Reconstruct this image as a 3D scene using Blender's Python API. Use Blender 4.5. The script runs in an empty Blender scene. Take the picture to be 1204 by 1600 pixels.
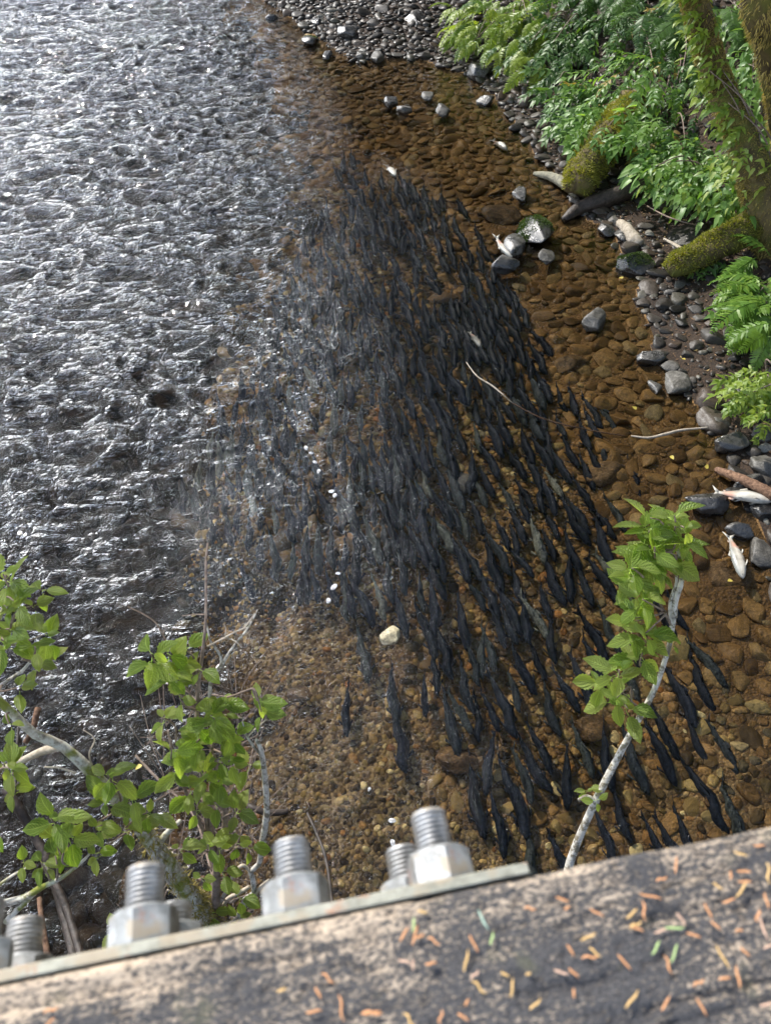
import bpy, math, random
import numpy as np
from mathutils import Vector, Matrix, Euler, Quaternion

random.seed(11)
rng = np.random.default_rng(7)
scene = bpy.context.scene
COL = scene.collection
R = math.radians

# ------------------------------------------------------------------ camera
CAM = Vector((0.0, 0.0, 5.0))
PITCH = R(50.0)
FPX = 1155.0
cam_data = bpy.data.cameras.new('camera')
cam = bpy.data.objects.new('camera', cam_data)
COL.objects.link(cam)
cam.location = CAM
cam.rotation_euler = (R(90) - PITCH, 0, 0)
cam_data.sensor_fit = 'VERTICAL'
cam_data.sensor_height = 36.0
cam_data.lens = 26.0
cam_data.clip_start = 0.02
cam_data.clip_end = 1500
cam_data.dof.use_dof = True
cam_data.dof.focus_distance = 6.5
cam_data.dof.aperture_fstop = 8.2
scene.camera = cam

# ------------------------------------------------------------------ sky, sun, exposure
SUN_EL, SUN_AZ = R(41.0), R(-40.0)          # azimuth measured from +Y towards +X
CLOUD = 16.0
world = bpy.data.worlds.new('World')
scene.world = world
world.use_nodes = True
wn = world.node_tree.nodes
wl = world.node_tree.links
bg = wn['Background']
sky = wn.new('ShaderNodeTexSky')
sky.sky_type = 'NISHITA'
sky.sun_disc = False
sky.sun_elevation = SUN_EL
sky.sun_rotation = SUN_AZ
sky.dust_density = 0.7
sky.air_density = 1.0
sky.ozone_density = 1.0
bg.inputs['Strength'].default_value = 0.15
# broken bright cloud over the whole sky
wtc = wn.new('ShaderNodeTexCoord')
wmp = wn.new('ShaderNodeMapping')
wmp.inputs['Scale'].default_value = (1.0, 1.0, 2.2)
wnz = wn.new('ShaderNodeTexNoise')
wnz.inputs['Scale'].default_value = 3.2
wnz.inputs['Detail'].default_value = 6
wnz.inputs['Roughness'].default_value = 0.6
wrp = wn.new('ShaderNodeValToRGB')
wrp.color_ramp.elements[0].position = 0.40
wrp.color_ramp.elements[1].position = 0.62
wrp.color_ramp.elements[0].color = (0.12, 0.12, 0.12, 1)
wmx = wn.new('ShaderNodeMixRGB')
wmx.inputs[2].default_value = (CLOUD, CLOUD * 1.02, CLOUD * 1.05, 1)
wl.new(wtc.outputs['Generated'], wmp.inputs[0])
wl.new(wmp.outputs[0], wnz.inputs['Vector'])
wl.new(wnz.outputs[0], wrp.inputs[0])
# the cloud lies low, towards the horizon; overhead the sky is clear
wsx = wn.new('ShaderNodeSeparateXYZ')
wl.new(wtc.outputs['Generated'], wsx.inputs[0])
wel = wn.new('ShaderNodeMapRange')
wel.interpolation_type = 'SMOOTHSTEP'
wel.inputs['From Min'].default_value = 0.10
wel.inputs['From Max'].default_value = 0.38
wel.inputs['To Min'].default_value = 1.0
wel.inputs['To Max'].default_value = 0.03
wl.new(wsx.outputs['Z'], wel.inputs['Value'])
wml = wn.new('ShaderNodeMath'); wml.operation = 'MULTIPLY'
wl.new(wrp.outputs[0], wml.inputs[0]); wl.new(wel.outputs[0], wml.inputs[1])
wl.new(wml.outputs[0], wmx.inputs[0])
wl.new(sky.outputs[0], wmx.inputs[1])
# thin cloud glows round the sun
wdot = wn.new('ShaderNodeVectorMath')
wdot.operation = 'DOT_PRODUCT'
wnorm = wn.new('ShaderNodeVectorMath')
wnorm.operation = 'NORMALIZE'
wl.new(wtc.outputs['Generated'], wnorm.inputs[0])
wl.new(wnorm.outputs[0], wdot.inputs[0])
wdot.inputs[1].default_value = (math.sin(SUN_AZ) * math.cos(SUN_EL), math.cos(SUN_AZ) * math.cos(SUN_EL), math.sin(SUN_EL))
wcl = wn.new('ShaderNodeMath'); wcl.operation = 'MAXIMUM'; wcl.inputs[1].default_value = 0.0
wpw = wn.new('ShaderNodeMath'); wpw.operation = 'POWER'; wpw.inputs[1].default_value = 9.0
wma = wn.new('ShaderNodeMath'); wma.operation = 'MULTIPLY_ADD'; wma.inputs[1].default_value = 2.0; wma.inputs[2].default_value = 2.6
wl.new(wdot.outputs['Value'], wcl.inputs[0]); wl.new(wcl.outputs[0], wpw.inputs[0]); wl.new(wpw.outputs[0], wma.inputs[0])
wsc = wn.new('ShaderNodeVectorMath'); wsc.operation = 'SCALE'
wsc.inputs[0].default_value = (CLOUD, CLOUD * 1.02, CLOUD * 1.05)
wl.new(wma.outputs[0], wsc.inputs['Scale'])
wl.new(wsc.outputs[0], wmx.inputs[2])
wl.new(wmx.outputs[0], bg.inputs['Color'])
sun_dir = Vector((math.sin(SUN_AZ) * math.cos(SUN_EL), math.cos(SUN_AZ) * math.cos(SUN_EL), math.sin(SUN_EL)))
sd = bpy.data.lights.new('sun', 'SUN')
sd.energy = 3.4
sd.angle = R(0.6)
sd.color = (1.0, 0.95, 0.87)
so = bpy.data.objects.new('sun', sd)
so.rotation_euler = sun_dir.to_track_quat('Z', 'Y').to_euler()
so.location = (0, 0, 30)
COL.objects.link(so)
scene.view_settings.view_transform = 'Standard'
scene.view_settings.look = 'None'
scene.view_settings.gamma = 1.0
scene.view_settings.use_curve_mapping = False
scene.view_settings.exposure = 0.95
scene.render.engine = 'CYCLES'
scene.cycles.use_denoising = True
scene.cycles.max_bounces = 8
scene.cycles.transparent_max_bounces = 12
scene.cycles.caustics_reflective = False
scene.cycles.caustics_refractive = False
scene.cycles.sample_clamp_indirect = 6.0
scene.cycles.sample_clamp_direct = 0.0

# ------------------------------------------------------------------ helpers
SP, CP = math.sin(PITCH), math.cos(PITCH)


def at(px, py, h=0.0):
    """the point at height h that stands at photograph pixel (px, py)"""
    u, v = (px - 602) / FPX, (py - 800) / FPX
    z = (CAM.z - h) / (SP + v * CP)
    return Vector((z * u, z * (CP - v * SP), h))


def depth_of(x, y, z):
    return y * CP + (CAM.z - z) * SP


def pix(x, y, z):
    d = CAM.z - z
    zz = y * CP + d * SP
    return 602 + FPX * x / zz, 800 + FPX * (d * CP - y * SP) / zz


def sstep(a, b, x):
    t = np.clip((x - a) / (b - a), 0, 1)
    return t * t * (3 - 2 * t)


def _hash(i, j, k, seed):
    n = (i * 374761393 + j * 668265263 + k * 2147483647 + seed * 1274126177) & 0xFFFFFFFF
    n = ((n ^ (n >> 13)) * 1274126177) & 0xFFFFFFFF
    n = (n ^ (n >> 16)) & 0xFFFFFFFF
    return n.astype(np.float64) / 4294967295.0


def vnoise(P, seed=0):
    """value noise in 0..1, P is (N,3)"""
    P = np.asarray(P, dtype=np.float64)
    I = np.floor(P).astype(np.int64)
    F = P - I
    F = F * F * (3 - 2 * F)
    out = 0
    for a in (0, 1):
        for b in (0, 1):
            for c in (0, 1):
                w = (F[:, 0] if a else 1 - F[:, 0]) * (F[:, 1] if b else 1 - F[:, 1]) * (F[:, 2] if c else 1 - F[:, 2])
                out = out + w * _hash(I[:, 0] + a, I[:, 1] + b, I[:, 2] + c, seed)
    return out


def fbm(P, octv=3, seed=0):
    P = np.asarray(P, dtype=np.float64)
    s, a, t = 0, 1.0, 0
    for o in range(octv):
        s = s + a * vnoise(P * (2 ** o), seed + o * 17)
        t += a
        a *= 0.5
    return s / t


def mesh_np(name, V, faces, smooth=True, tint=None, uv=None):
    """faces: list of int arrays (n,k); tint: per-vertex float; uv: per-vertex (N,2)"""
    me = bpy.data.meshes.new(name)
    V = np.asarray(V, dtype=np.float32)
    me.vertices.add(len(V))
    me.vertices.foreach_set('co', V.ravel())
    loops, starts, tot = [], [], 0
    for f in faces:
        f = np.asarray(f, dtype=np.int32)
        if len(f) == 0:
            continue
        n, k = f.shape
        loops.append(f.ravel())
        starts.append(tot + np.arange(n, dtype=np.int32) * k)
        tot += n * k
    loops = np.concatenate(loops)
    starts = np.concatenate(starts)
    me.loops.add(len(loops))
    me.loops.foreach_set('vertex_index', loops)
    me.polygons.add(len(starts))
    me.polygons.foreach_set('loop_start', starts)
    me.update(calc_edges=True)
    me.polygons.foreach_set('use_smooth', np.full(len(starts), bool(smooth)))
    if tint is not None:
        a = me.attributes.new('tint', 'FLOAT', 'POINT')
        a.data.foreach_set('value', np.asarray(tint, dtype=np.float32))
    if uv is not None:
        ul = me.uv_layers.new(name='UVMap')
        ul.data.foreach_set('uv', np.asarray(uv, dtype=np.float32)[loops].ravel())
    me.validate()
    return me


class MB:
    """collects pieces into one mesh"""
    def __init__(self):
        self.V, self.F, self.T, self.U, self.n = [], {}, [], [], 0

    def add(self, V, faces, tint=0.5, uv=None):
        V = np.asarray(V, dtype=np.float64)
        for f in faces:
            f = np.asarray(f, dtype=np.int64)
            if len(f):
                self.F.setdefault(f.shape[1], []).append(f + self.n)
        self.V.append(V)
        self.T.append(np.broadcast_to(np.asarray(tint, dtype=np.float64), (len(V),)))
        self.U.append(np.zeros((len(V), 2)) if uv is None else np.asarray(uv))
        self.n += len(V)
        return self

    def mesh(self, name, smooth=True):
        return mesh_np(name, np.concatenate(self.V), [np.concatenate(v) for v in self.F.values()], smooth,
                       np.concatenate(self.T), np.concatenate(self.U))


def obj(name, me, material=None, parent=None, loc=None):
    o = bpy.data.objects.new(name, me)
    COL.objects.link(o)
    if material is not None and not me.materials:
        me.materials.append(material)
    if parent is not None:
        o.parent = parent
        o.location = -parent.location if loc is None else loc
    elif loc is not None:
        o.location = loc
    return o


def tag(o, label=None, cat=None, group=None, kind=None):
    if label:
        o['label'] = label
    if cat:
        o['category'] = cat
    if group:
        o['group'] = group
    if kind:
        o['kind'] = kind
    return o


def thing(name, label, cat, loc, group=None):
    o = bpy.data.objects.new(name, None)
    o.empty_display_size = 0.1
    COL.objects.link(o)
    o.location = loc
    return tag(o, label, cat, group)


def tube(points, radii, n=8, rough=0.0, seed=0, caps=True, fr=6.0):
    """tube through points (list of Vectors), radii per point; resampled smoothly"""
    P = np.array([list(p) for p in points], dtype=float)
    r = np.array(radii, dtype=float)
    m = len(P)
    # catmull-rom resample
    seg = max(2, int(24 / max(1, m - 1)))
    Q, RR = [], []
    for i in range(m - 1):
        p0, p1, p2, p3 = P[max(i - 1, 0)], P[i], P[i + 1], P[min(i + 2, m - 1)]
        for t in np.linspace(0, 1, seg, endpoint=False):
            Q.append(0.5 * ((2 * p1) + (p2 - p0) * t + (2 * p0 - 5 * p1 + 4 * p2 - p3) * t ** 2 + (3 * p1 - p0 - 3 * p2 + p3) * t ** 3))
            RR.append(r[i] * (1 - t) + r[i + 1] * t)
    Q.append(P[-1]); RR.append(r[-1])
    Q, RR = np.array(Q), np.array(RR)
    T = np.gradient(Q, axis=0)
    T /= np.linalg.norm(T, axis=1)[:, None] + 1e-9
    ref = np.array([0.3, 0.2, 1.0]) if abs(T[0][2]) < 0.8 else np.array([1.0, 0.2, 0.1])
    V = []
    a = np.linspace(0, 2 * math.pi, n, endpoint=False)
    prev = ref
    for q, t, rr in zip(Q, T, RR):
        x = prev - t * np.dot(prev, t)
        x /= np.linalg.norm(x) + 1e-9
        prev = x
        y = np.cross(t, x)
        V.append(q + rr * (np.cos(a)[:, None] * x + np.sin(a)[:, None] * y))
    V = np.concatenate(V)
    if rough > 0:
        c = np.repeat(Q, n, axis=0)
        d = V - c
        k = 1 + rough * (fbm(V * fr / max(RR.max(), 1e-3) * 0.35, 3, seed) - 0.5) * 2
        V = c + d * k[:, None]
    L = len(Q)
    i, j = np.meshgrid(np.arange(L - 1), np.arange(n), indexing='ij')
    j2 = (j + 1) % n
    F = np.stack([i * n + j, i * n + j2, (i + 1) * n + j2, (i + 1) * n + j], -1).reshape(-1, 4)
    faces = [F]
    uv = np.stack([np.tile(a / (2 * math.pi), L), np.repeat(np.arange(L) / L, n)], -1)
    if caps:
        V = np.concatenate([V, Q[:1], Q[-1:]])
        uv = np.concatenate([uv, [[0, 0], [0, 1]]])
        k0, k1 = L * n, L * n + 1
        jj = np.arange(n)
        faces.append(np.concatenate([np.stack([np.full(n, k0), (jj + 1) % n, jj], -1),
                                     np.stack([np.full(n, k1), (L - 1) * n + jj, (L - 1) * n + (jj + 1) % n], -1)]))
    return V, faces, uv


def icosphere(level):
    t = (1 + 5 ** 0.5) / 2
    v = [(-1, t, 0), (1, t, 0), (-1, -t, 0), (1, -t, 0), (0, -1, t), (0, 1, t), (0, -1, -t), (0, 1, -t), (t, 0, -1), (t, 0, 1), (-t, 0, -1), (-t, 0, 1)]
    f = [(0, 11, 5), (0, 5, 1), (0, 1, 7), (0, 7, 10), (0, 10, 11), (1, 5, 9), (5, 11, 4), (11, 10, 2), (10, 7, 6), (7, 1, 8),
         (3, 9, 4), (3, 4, 2), (3, 2, 6), (3, 6, 8), (3, 8, 9), (4, 9, 5), (2, 4, 11), (6, 2, 10), (8, 6, 7), (9, 8, 1)]
    v = [Vector(p).normalized() for p in v]
    for _ in range(level):
        mid, nf = {}, []
        def m(a, b):
            k = (min(a, b), max(a, b))
            if k not in mid:
                v.append(((v[a] + v[b]) / 2).normalized())
                mid[k] = len(v) - 1
            return mid[k]
        for a, b, c in f:
            ab, bc, ca = m(a, b), m(b, c), m(c, a)
            nf += [(a, ab, ca), (b, bc, ab), (c, ca, bc), (ab, bc, ca)]
        f = nf
    return np.array([list(p) for p in v]), np.array(f)


ICO = [icosphere(k) for k in range(4)]


def stone_shape(level, seed, cuts=6, rough=0.05, lo=0.62):
    """a unit stone: a sphere flattened by a few random planes, slightly lumpy"""
    g = np.random.default_rng(seed)
    V, F = ICO[level]
    V = V.copy()
    for _ in range(cuts):
        n = g.normal(size=3)
        n /= np.linalg.norm(n)
        d = g.uniform(lo, 0.92)
        k = V @ n - d
        V -= np.where(k > 0, k * 0.88, 0)[:, None] * n
    V *= (1 + rough * 2 * (fbm(V * 2.2 + seed, 2, seed) - 0.5))[:, None]
    V += 0.0
    V /= np.abs(V).max(axis=0)
    return V, F


# ------------------------------------------------------------------ material kit
class N:
    def __init__(self, name):
        self.m = bpy.data.materials.new(name)
        self.m.use_nodes = True
        self.nt = self.m.node_tree
        self.nt.nodes.clear()
        self.out = self.nt.nodes.new('ShaderNodeOutputMaterial')

    def n(self, typ, **kw):
        nd = self.nt.nodes.new('ShaderNode' + typ)
        for k, v in kw.items():
            if k.startswith('i_'):
                key = k[2:]
                s = nd.inputs[int(key)] if key.isdigit() else nd.inputs[key.replace('_', ' ')]
                self.put(s, v)
            else:
                setattr(nd, k, v)
        return nd

    def put(self, s, v):
        if hasattr(v, 'outputs'):
            v = v.outputs[0]
        if isinstance(v, bpy.types.NodeSocket):
            self.nt.links.new(v, s)
        else:
            if s.type == 'RGBA' and len(v) == 3:
                v = (*v, 1)
            s.default_value = v

    def coords(self, kind='Object', scale=(1, 1, 1), rot=(0, 0, 0)):
        c = self.n('TexCoord')
        mp = self.n('Mapping')
        self.nt.links.new(c.outputs[kind], mp.inputs[0])
        mp.inputs['Scale'].default_value = scale
        mp.inputs['Rotation'].default_value = rot
        return mp

    def noise(self, vec, scale, detail=4, rough=0.55, dist=0.0, lac=2.0):
        nd = self.n('TexNoise')
        self.put(nd.inputs['Vector'], vec)
        nd.inputs['Scale'].default_value = scale
        nd.inputs['Detail'].default_value = detail
        nd.inputs['Roughness'].default_value = rough
        nd.inputs['Distortion'].default_value = dist
        return nd

    def ramp(self, fac, stops, interp='LINEAR'):
        nd = self.n('ValToRGB')
        cr = nd.color_ramp
        cr.interpolation = interp
        while len(cr.elements) < len(stops):
            cr.elements.new(0.5)
        for e, (p, c) in zip(cr.elements, stops):
            e.position = p
            e.color = (*c, 1) if len(c) == 3 else c
        self.put(nd.inputs[0], fac)
        return nd

    def mix(self, fac, a, b, mode='MIX'):
        nd = self.n('MixRGB')
        nd.blend_type = mode
        self.put(nd.inputs[0], fac)
        self.put(nd.inputs[1], a)
        self.put(nd.inputs[2], b)
        return nd

    def math(self, op, a, b=0.0, clamp=False):
        nd = self.n('Math')
        nd.operation = op
        nd.use_clamp = clamp
        self.put(nd.inputs[0], a)
        self.put(nd.inputs[1], b)
        return nd

    def bump(self, height, strength=0.5, dist=0.01, normal=None):
        nd = self.n('Bump')
        nd.inputs['Strength'].default_value = strength
        nd.inputs['Distance'].default_value = dist
        self.put(nd.inputs['Height'], height)
        if normal is not None:
            self.put(nd.inputs['Normal'], normal)
        return nd

    def attr(self, name):
        nd = self.n('Attribute')
        nd.attribute_name = name
        return nd.outputs['Fac']

    def principled(self, color, rough=0.6, normal=None, spec=0.5, metal=0.0):
        p = self.n('BsdfPrincipled')
        self.put(p.inputs['Base Color'], color)
        self.put(p.inputs['Roughness'], rough)
        self.put(p.inputs['Metallic'], metal)
        self.put(p.inputs['Specular IOR Level'], spec)
        if normal is not None:
            self.put(p.inputs['Normal'], normal)
        return p

    def done(self, shader):
        self.nt.links.new(shader.outputs[0], self.out.inputs[0])
        return self.m


def stone_mat(name, stops, rough=(0.35, 0.7), per_object=False, mottle=0.35, scale=14.0, spec=0.5, bump=0.4, cs=0.3):
    k = N(name)
    if per_object:
        fac = k.n('ObjectInfo').outputs['Random']
        co = k.coords('Object')
        jit = k.n('VectorMath')
        jit.operation = 'ADD'
        k.put(jit.inputs[0], co)
        mm = k.n('CombineXYZ')
        k.put(mm.inputs[0], k.math('MULTIPLY', fac, 37.0))
        k.put(jit.inputs[1], mm)
        co = k.n('VectorMath'); co.operation = 'SCALE'
        k.put(co.inputs[0], jit)
        co.inputs['Scale'].default_value = cs
    else:
        fac = k.attr('tint')
        co = k.coords('Object')
    base = k.ramp(fac, stops)
    nz = k.noise(co, scale, 5, 0.65)
    fine = k.noise(co, scale * 6, 3, 0.6)
    dark = k.ramp(nz, [(0.3, (1 - mottle,) * 3), (0.7, (1 + mottle * 0.6,) * 3)])
    col = k.mix(1.0, base, dark, 'MULTIPLY')
    sp = k.ramp(fine, [(0.35, (0.6,) * 3), (0.65, (1.35,) * 3)])
    col = k.mix(0.85, col, sp, 'MULTIPLY')
    grit = k.noise(co, scale * 2.2, 4, 0.75)
    col = k.mix(0.5, col, k.ramp(grit, [(0.38, (0.45, 0.43, 0.4)), (0.55, (1.1, 1.1, 1.1)), (0.72, (1.7, 1.65, 1.55))]), 'MULTIPLY')
    rg = k.ramp(nz, [(0.35, (rough[0],) * 3), (0.65, (rough[1],) * 3)])
    h = k.mix(0.35, nz, fine)
    b = k.bump(h, bump, 0.012)
    return k.done(k.principled(col, rg, b, spec))


def leaf_mat(name, c0, c1, vein=True, trans=0.4, gloss=0.38, yellow=None):
    k = N(name)
    rnd = k.n('ObjectInfo').outputs['Random']
    t = k.attr('tint')
    fac = k.math('FRACT', k.math('ADD', rnd, k.math('MULTIPLY', t, 0.7)))
    stops = [(0.0, c0), (0.85, c1)]
    if yellow:
        stops += [(0.93, yellow), (1.0, yellow)]
    col = k.ramp(fac, stops)
    co = k.coords('Object')
    nz = k.noise(co, 30, 3)
    col = k.mix(0.5, col, k.ramp(nz, [(0.3, (0.75, 0.75, 0.75)), (0.7, (1.2, 1.2, 1.1))]), 'MULTIPLY')
    normal = None
    if vein:
        uvn = k.n('UVMap')
        sx = k.n('SeparateXYZ')
        k.put(sx.inputs[0], uvn.outputs[0])
        au = k.math('ABSOLUTE', sx.outputs[0])
        ph = k.math('MULTIPLY', k.math('SUBTRACT', sx.outputs[1], k.math('MULTIPLY', au, 0.28)), 62.0)
        w = k.math('SINE', ph)
        rib = k.ramp(w, [(0.55, (0, 0, 0)), (1.0, (1, 1, 1))])
        mid = k.ramp(au, [(0.0, (1, 1, 1)), (0.1, (0, 0, 0))])
        ribs = k.math('MAXIMUM', k.math('MULTIPLY', rib, 0.55), mid, True)
        col = k.mix(k.math('MULTIPLY', ribs, 0.6), col, tuple(min(1, c * 1.7 + 0.03) for c in c1))
        normal = k.bump(w, 1.0, 0.02)
    p = k.principled(col, gloss, normal, 0.45)
    tr = k.n('BsdfTranslucent')
    k.put(tr.inputs[0], k.mix(1.0, col, (1.5, 1.5, 0.55), 'MULTIPLY'))
    mx = k.n('MixShader')
    mx.inputs[0].default_value = trans
    k.nt.links.new(p.outputs[0], mx.inputs[1])
    k.nt.links.new(tr.outputs[0], mx.inputs[2])
    return k.done(mx)


def bark_mat(name, c0, c1, scale=20, stretch=(1, 1, 1), bump=0.7, rough=0.85, lichen=None, moss=None, dist=0.012):
    k = N(name)
    co = k.coords('Object', stretch)
    nz = k.noise(co, scale, 6, 0.65, 0.3)
    col = k.ramp(nz, [(0.32, c0), (0.62, c1)])
    if lichen:
        l = k.noise(k.coords('Object'), scale * 0.9, 4, 0.7)
        col = k.mix(k.ramp(l, [(0.5, (0, 0, 0)), (0.56, (1, 1, 1))]), col, lichen)
    if moss:
        l = k.noise(k.coords('Object'), scale * 0.28, 5, 0.6)
        col = k.mix(k.ramp(l, [(0.47, (0, 0, 0)), (0.6, (1, 1, 1))]), col, moss)
    return k.done(k.principled(col, rough, k.bump(nz, bump, dist), 0.3))

# ------------------------------------------------------------------ the lie of the land
SHORE_PX = [(405, 0), (440, 22), (470, 42), (492, 60), (530, 84), (560, 100), (600, 92), (650, 92), (700, 112), (735, 120), (762, 145),
            (800, 190), (832, 240), (862, 272), (893, 312), (915, 345), (958, 372), (962, 398), (1000, 430), (985, 470),
            (1010, 512), (1015, 562), (1050, 600), (1090, 640), (1112, 680), (1142, 720), (1150, 790), (1192, 840), (1206, 940),
            (1270, 1050), (1330, 1300), (1360, 1500)]
SHORE = [(-26.0, 90.0), (-12.0, 48.0), (-6.0, 30.0), (-3.6, 22.5)] + [tuple(at(*p))[:2] for p in SHORE_PX] + [(2.6, 0.2), (-40, 0.15)]
SHORE = np.array(SHORE)
LANDPOLY = np.concatenate([SHORE, [(-40, -60), (300, -60), (300, 500), (-26, 500)]])


CALM = np.array([(-12, 60), (-3.2, 22), (-2.25, 18.3), (-0.95, 14.5), (-0.25, 11.7), (0.45, 9.2), (1.05, 7.2), (1.6, 5.4), (2.2, 3.6), (2.5, 1.2), (2.6, 0.0)])


def signed_shore(x, y):
    """distance to the waterline, positive on land"""
    x, y = np.asarray(x, float).ravel(), np.asarray(y, float).ravel()
    d = np.full(x.shape, 1e9)
    for (ax, ay), (bx, by) in zip(SHORE[:-1], SHORE[1:]):
        dx, dy = bx - ax, by - ay
        t = np.clip(((x - ax) * dx + (y - ay) * dy) / (dx * dx + dy * dy + 1e-12), 0, 1)
        d = np.minimum(d, np.hypot(x - ax - t * dx, y - ay - t * dy))
    ins = np.zeros(x.shape, bool)
    n = len(LANDPOLY)
    for i in range(n):
        (ax, ay), (bx, by) = LANDPOLY[i], LANDPOLY[(i + 1) % n]
        c = ((ay > y) != (by > y)) & (x < (bx - ax) * (y - ay) / (by - ay + 1e-12) + ax)
        ins ^= c
    return np.where(ins, d, -d)


def height(x, y):
    x, y = np.asarray(x, float).ravel(), np.asarray(y, float).ravel()
    s = signed_shore(x, y)
    p = np.stack([x, y, 0 * x], -1)
    nz = fbm(p * 1.7, 3, 5) - 0.5
    nf = fbm(p * 6.0, 2, 9) - 0.5
    steep0 = 1.2 + 1.6 * sstep(5.5, 4.0, y) + 2.5 * sstep(12.5, 15.0, y) * sstep(4.5, 2.0, x)
    land = 0.13 * np.minimum(s, 2.0) + 0.42 * np.clip(s - steep0, 0, 6.0) + nz * 0.12 * np.clip(s, 0, 1) + nf * 0.035
    w = np.interp(y, [2, 6, 10, 14, 18], [3.0, 2.5, 1.0, 0.3, 0.15]) + (nz * 1.6)
    deep = sstep(0, 1, (np.interp(-y, -CALM[:, 1], CALM[:, 0]) - x - w) / 2.4)
    bed = -(0.05 + 0.09 * np.minimum(-s, 2.6)) - 1.15 * deep + nz * 0.10 * np.clip(-s, 0, 1) + nf * 0.03
    h = np.where(s > 0, land, np.minimum(bed, -0.012))
    h = h + 1.6 * sstep(0.62, -1.2, y)
    far = sstep(-17.0, -24.0, x - (y - 10) * -0.2) * (y > -5)
    h = h + far * 2.5
    return h


def gz(x, y):
    return float(height([x], [y])[0])


def on_ground(px, py, lift=0.0):
    z = 0.0
    for _ in range(14):
        p = at(px, py, z + lift)
        z = 0.5 * z + 0.5 * max(gz(p.x, p.y), -2)
    return at(px, py, z + lift)


def axis(lo, hi, step, far_lo, far_hi, grow=1.35):
    a = list(np.arange(lo, hi + step / 2, step))
    s = step
    while a[-1] < far_hi:
        s *= grow
        a.append(a[-1] + s)
    s = step
    while a[0] > far_lo:
        s *= grow
        a.insert(0, a[0] - s)
    return np.array(a)


def grid_faces(nx, ny):
    i, j = np.meshgrid(np.arange(nx - 1), np.arange(ny - 1), indexing='ij')
    a = i * ny + j
    return np.stack([a, a + ny, a + ny + 1, a + 1], -1).reshape(-1, 4)


gx = axis(-9.5, 9.5, 0.075, -350, 350)
gy = axis(-1.0, 20.0, 0.075, -60, 500)
GX, GY = np.meshgrid(gx, gy, indexing='ij')
GH = height(GX, GY)
GV = np.stack([GX.ravel(), GY.ravel(), GH], -1)
GF = grid_faces(len(gx), len(gy))
fh = GH[GF].mean(axis=1)


def sub(V, F):
    idx = np.unique(F)
    mp = np.full(len(V), -1)
    mp[idx] = np.arange(len(idx))
    return V[idx], mp[F]


# bed: silt and fine gravel between the stones, rust brown by the bank and golden in the current
k = N('bed_silt')
co = k.coords('Object')
n1 = k.noise(co, 0.9, 4, 0.6)
n2 = k.noise(co, 45, 4, 0.7)
vor = k.n('TexVoronoi', feature='F1')
k.put(vor.inputs['Vector'], co)
vor.inputs['Scale'].default_value = 38
vc = k.ramp(k.n('SeparateColor', i_0=vor.outputs['Color']).outputs[0],
            [(0.0, (0.05, 0.032, 0.016)), (0.35, (0.11, 0.07, 0.03)), (0.7, (0.2, 0.14, 0.065)), (1.0, (0.3, 0.22, 0.11))])
brown = k.ramp(n2, [(0.3, (0.10, 0.056, 0.019)), (0.7, (0.23, 0.128, 0.042))])
col = k.mix(k.attr('tint'), brown, vc)
col = k.mix(0.6, col, k.ramp(n1, [(0.3, (0.6, 0.55, 0.5)), (0.7, (1.25, 1.2, 1.1))]), 'MULTIPLY')
col = k.mix(k.attr('depth_shade'), col, k.ramp(n2, [(0.3, (0.012, 0.011, 0.009)), (0.7, (0.05, 0.045, 0.036))]))  # deep bed painted darker: the dimness of deep water put into its colour
hb = k.math('ADD', k.math('MULTIPLY', vor.outputs['Distance'], -1.0), k.math('MULTIPLY', n2, 0.3))
BED = k.done(k.principled(col, 0.8, k.bump(hb, 0.8, 0.02), 0.3))

k = N('bank_soil')
co = k.coords('Object')
n1 = k.noise(co, 1.6, 5, 0.65)
n2 = k.noise(co, 60, 5, 0.75)
n3 = k.noise(k.coords('Object', (1, 1, 1)), 150, 2, 0.6)
col = k.ramp(n2, [(0.3, (0.010, 0.007, 0.005)), (0.48, (0.035, 0.023, 0.015)), (0.66, (0.11, 0.066, 0.038))])
col = k.mix(0.6, col, k.ramp(n1, [(0.35, (0.55, 0.55, 0.55)), (0.65, (1.3, 1.2, 1.1))]), 'MULTIPLY')
SOIL = k.done(k.principled(col, 0.75, k.bump(k.mix(0.4, n2, n3), 0.9, 0.03), 0.35))


def inpoly(px, py, poly):
    ins = np.zeros(np.shape(px), bool)
    n = len(poly)
    for i in range(n):
        (ax, ay), (bx, by) = poly[i], poly[(i + 1) % n]
        ins ^= ((ay > py) != (by > py)) & (px < (bx - ax) * (py - ay) / (by - ay + 1e-12) + ax)
    return ins


def wpoly(pp, h=0.0):
    return np.array([tuple(at(*p, h))[:2] for p in pp])


GRAVEL_W = wpoly([(240, 800), (330, 760), (420, 840), (540, 900), (600, 960), (620, 1100), (700, 1230), (860, 1330), (900, 1500), (150, 1600), (330, 1300), (380, 1050), (260, 960)])
GOLD_W = wpoly([(480, 260), (620, 260), (700, 420), (760, 560), (900, 740), (1000, 1000), (1204, 1180), (1204, 1400), (860, 1500), (560, 1500), (560, 900), (300, 760), (360, 520)])


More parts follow.
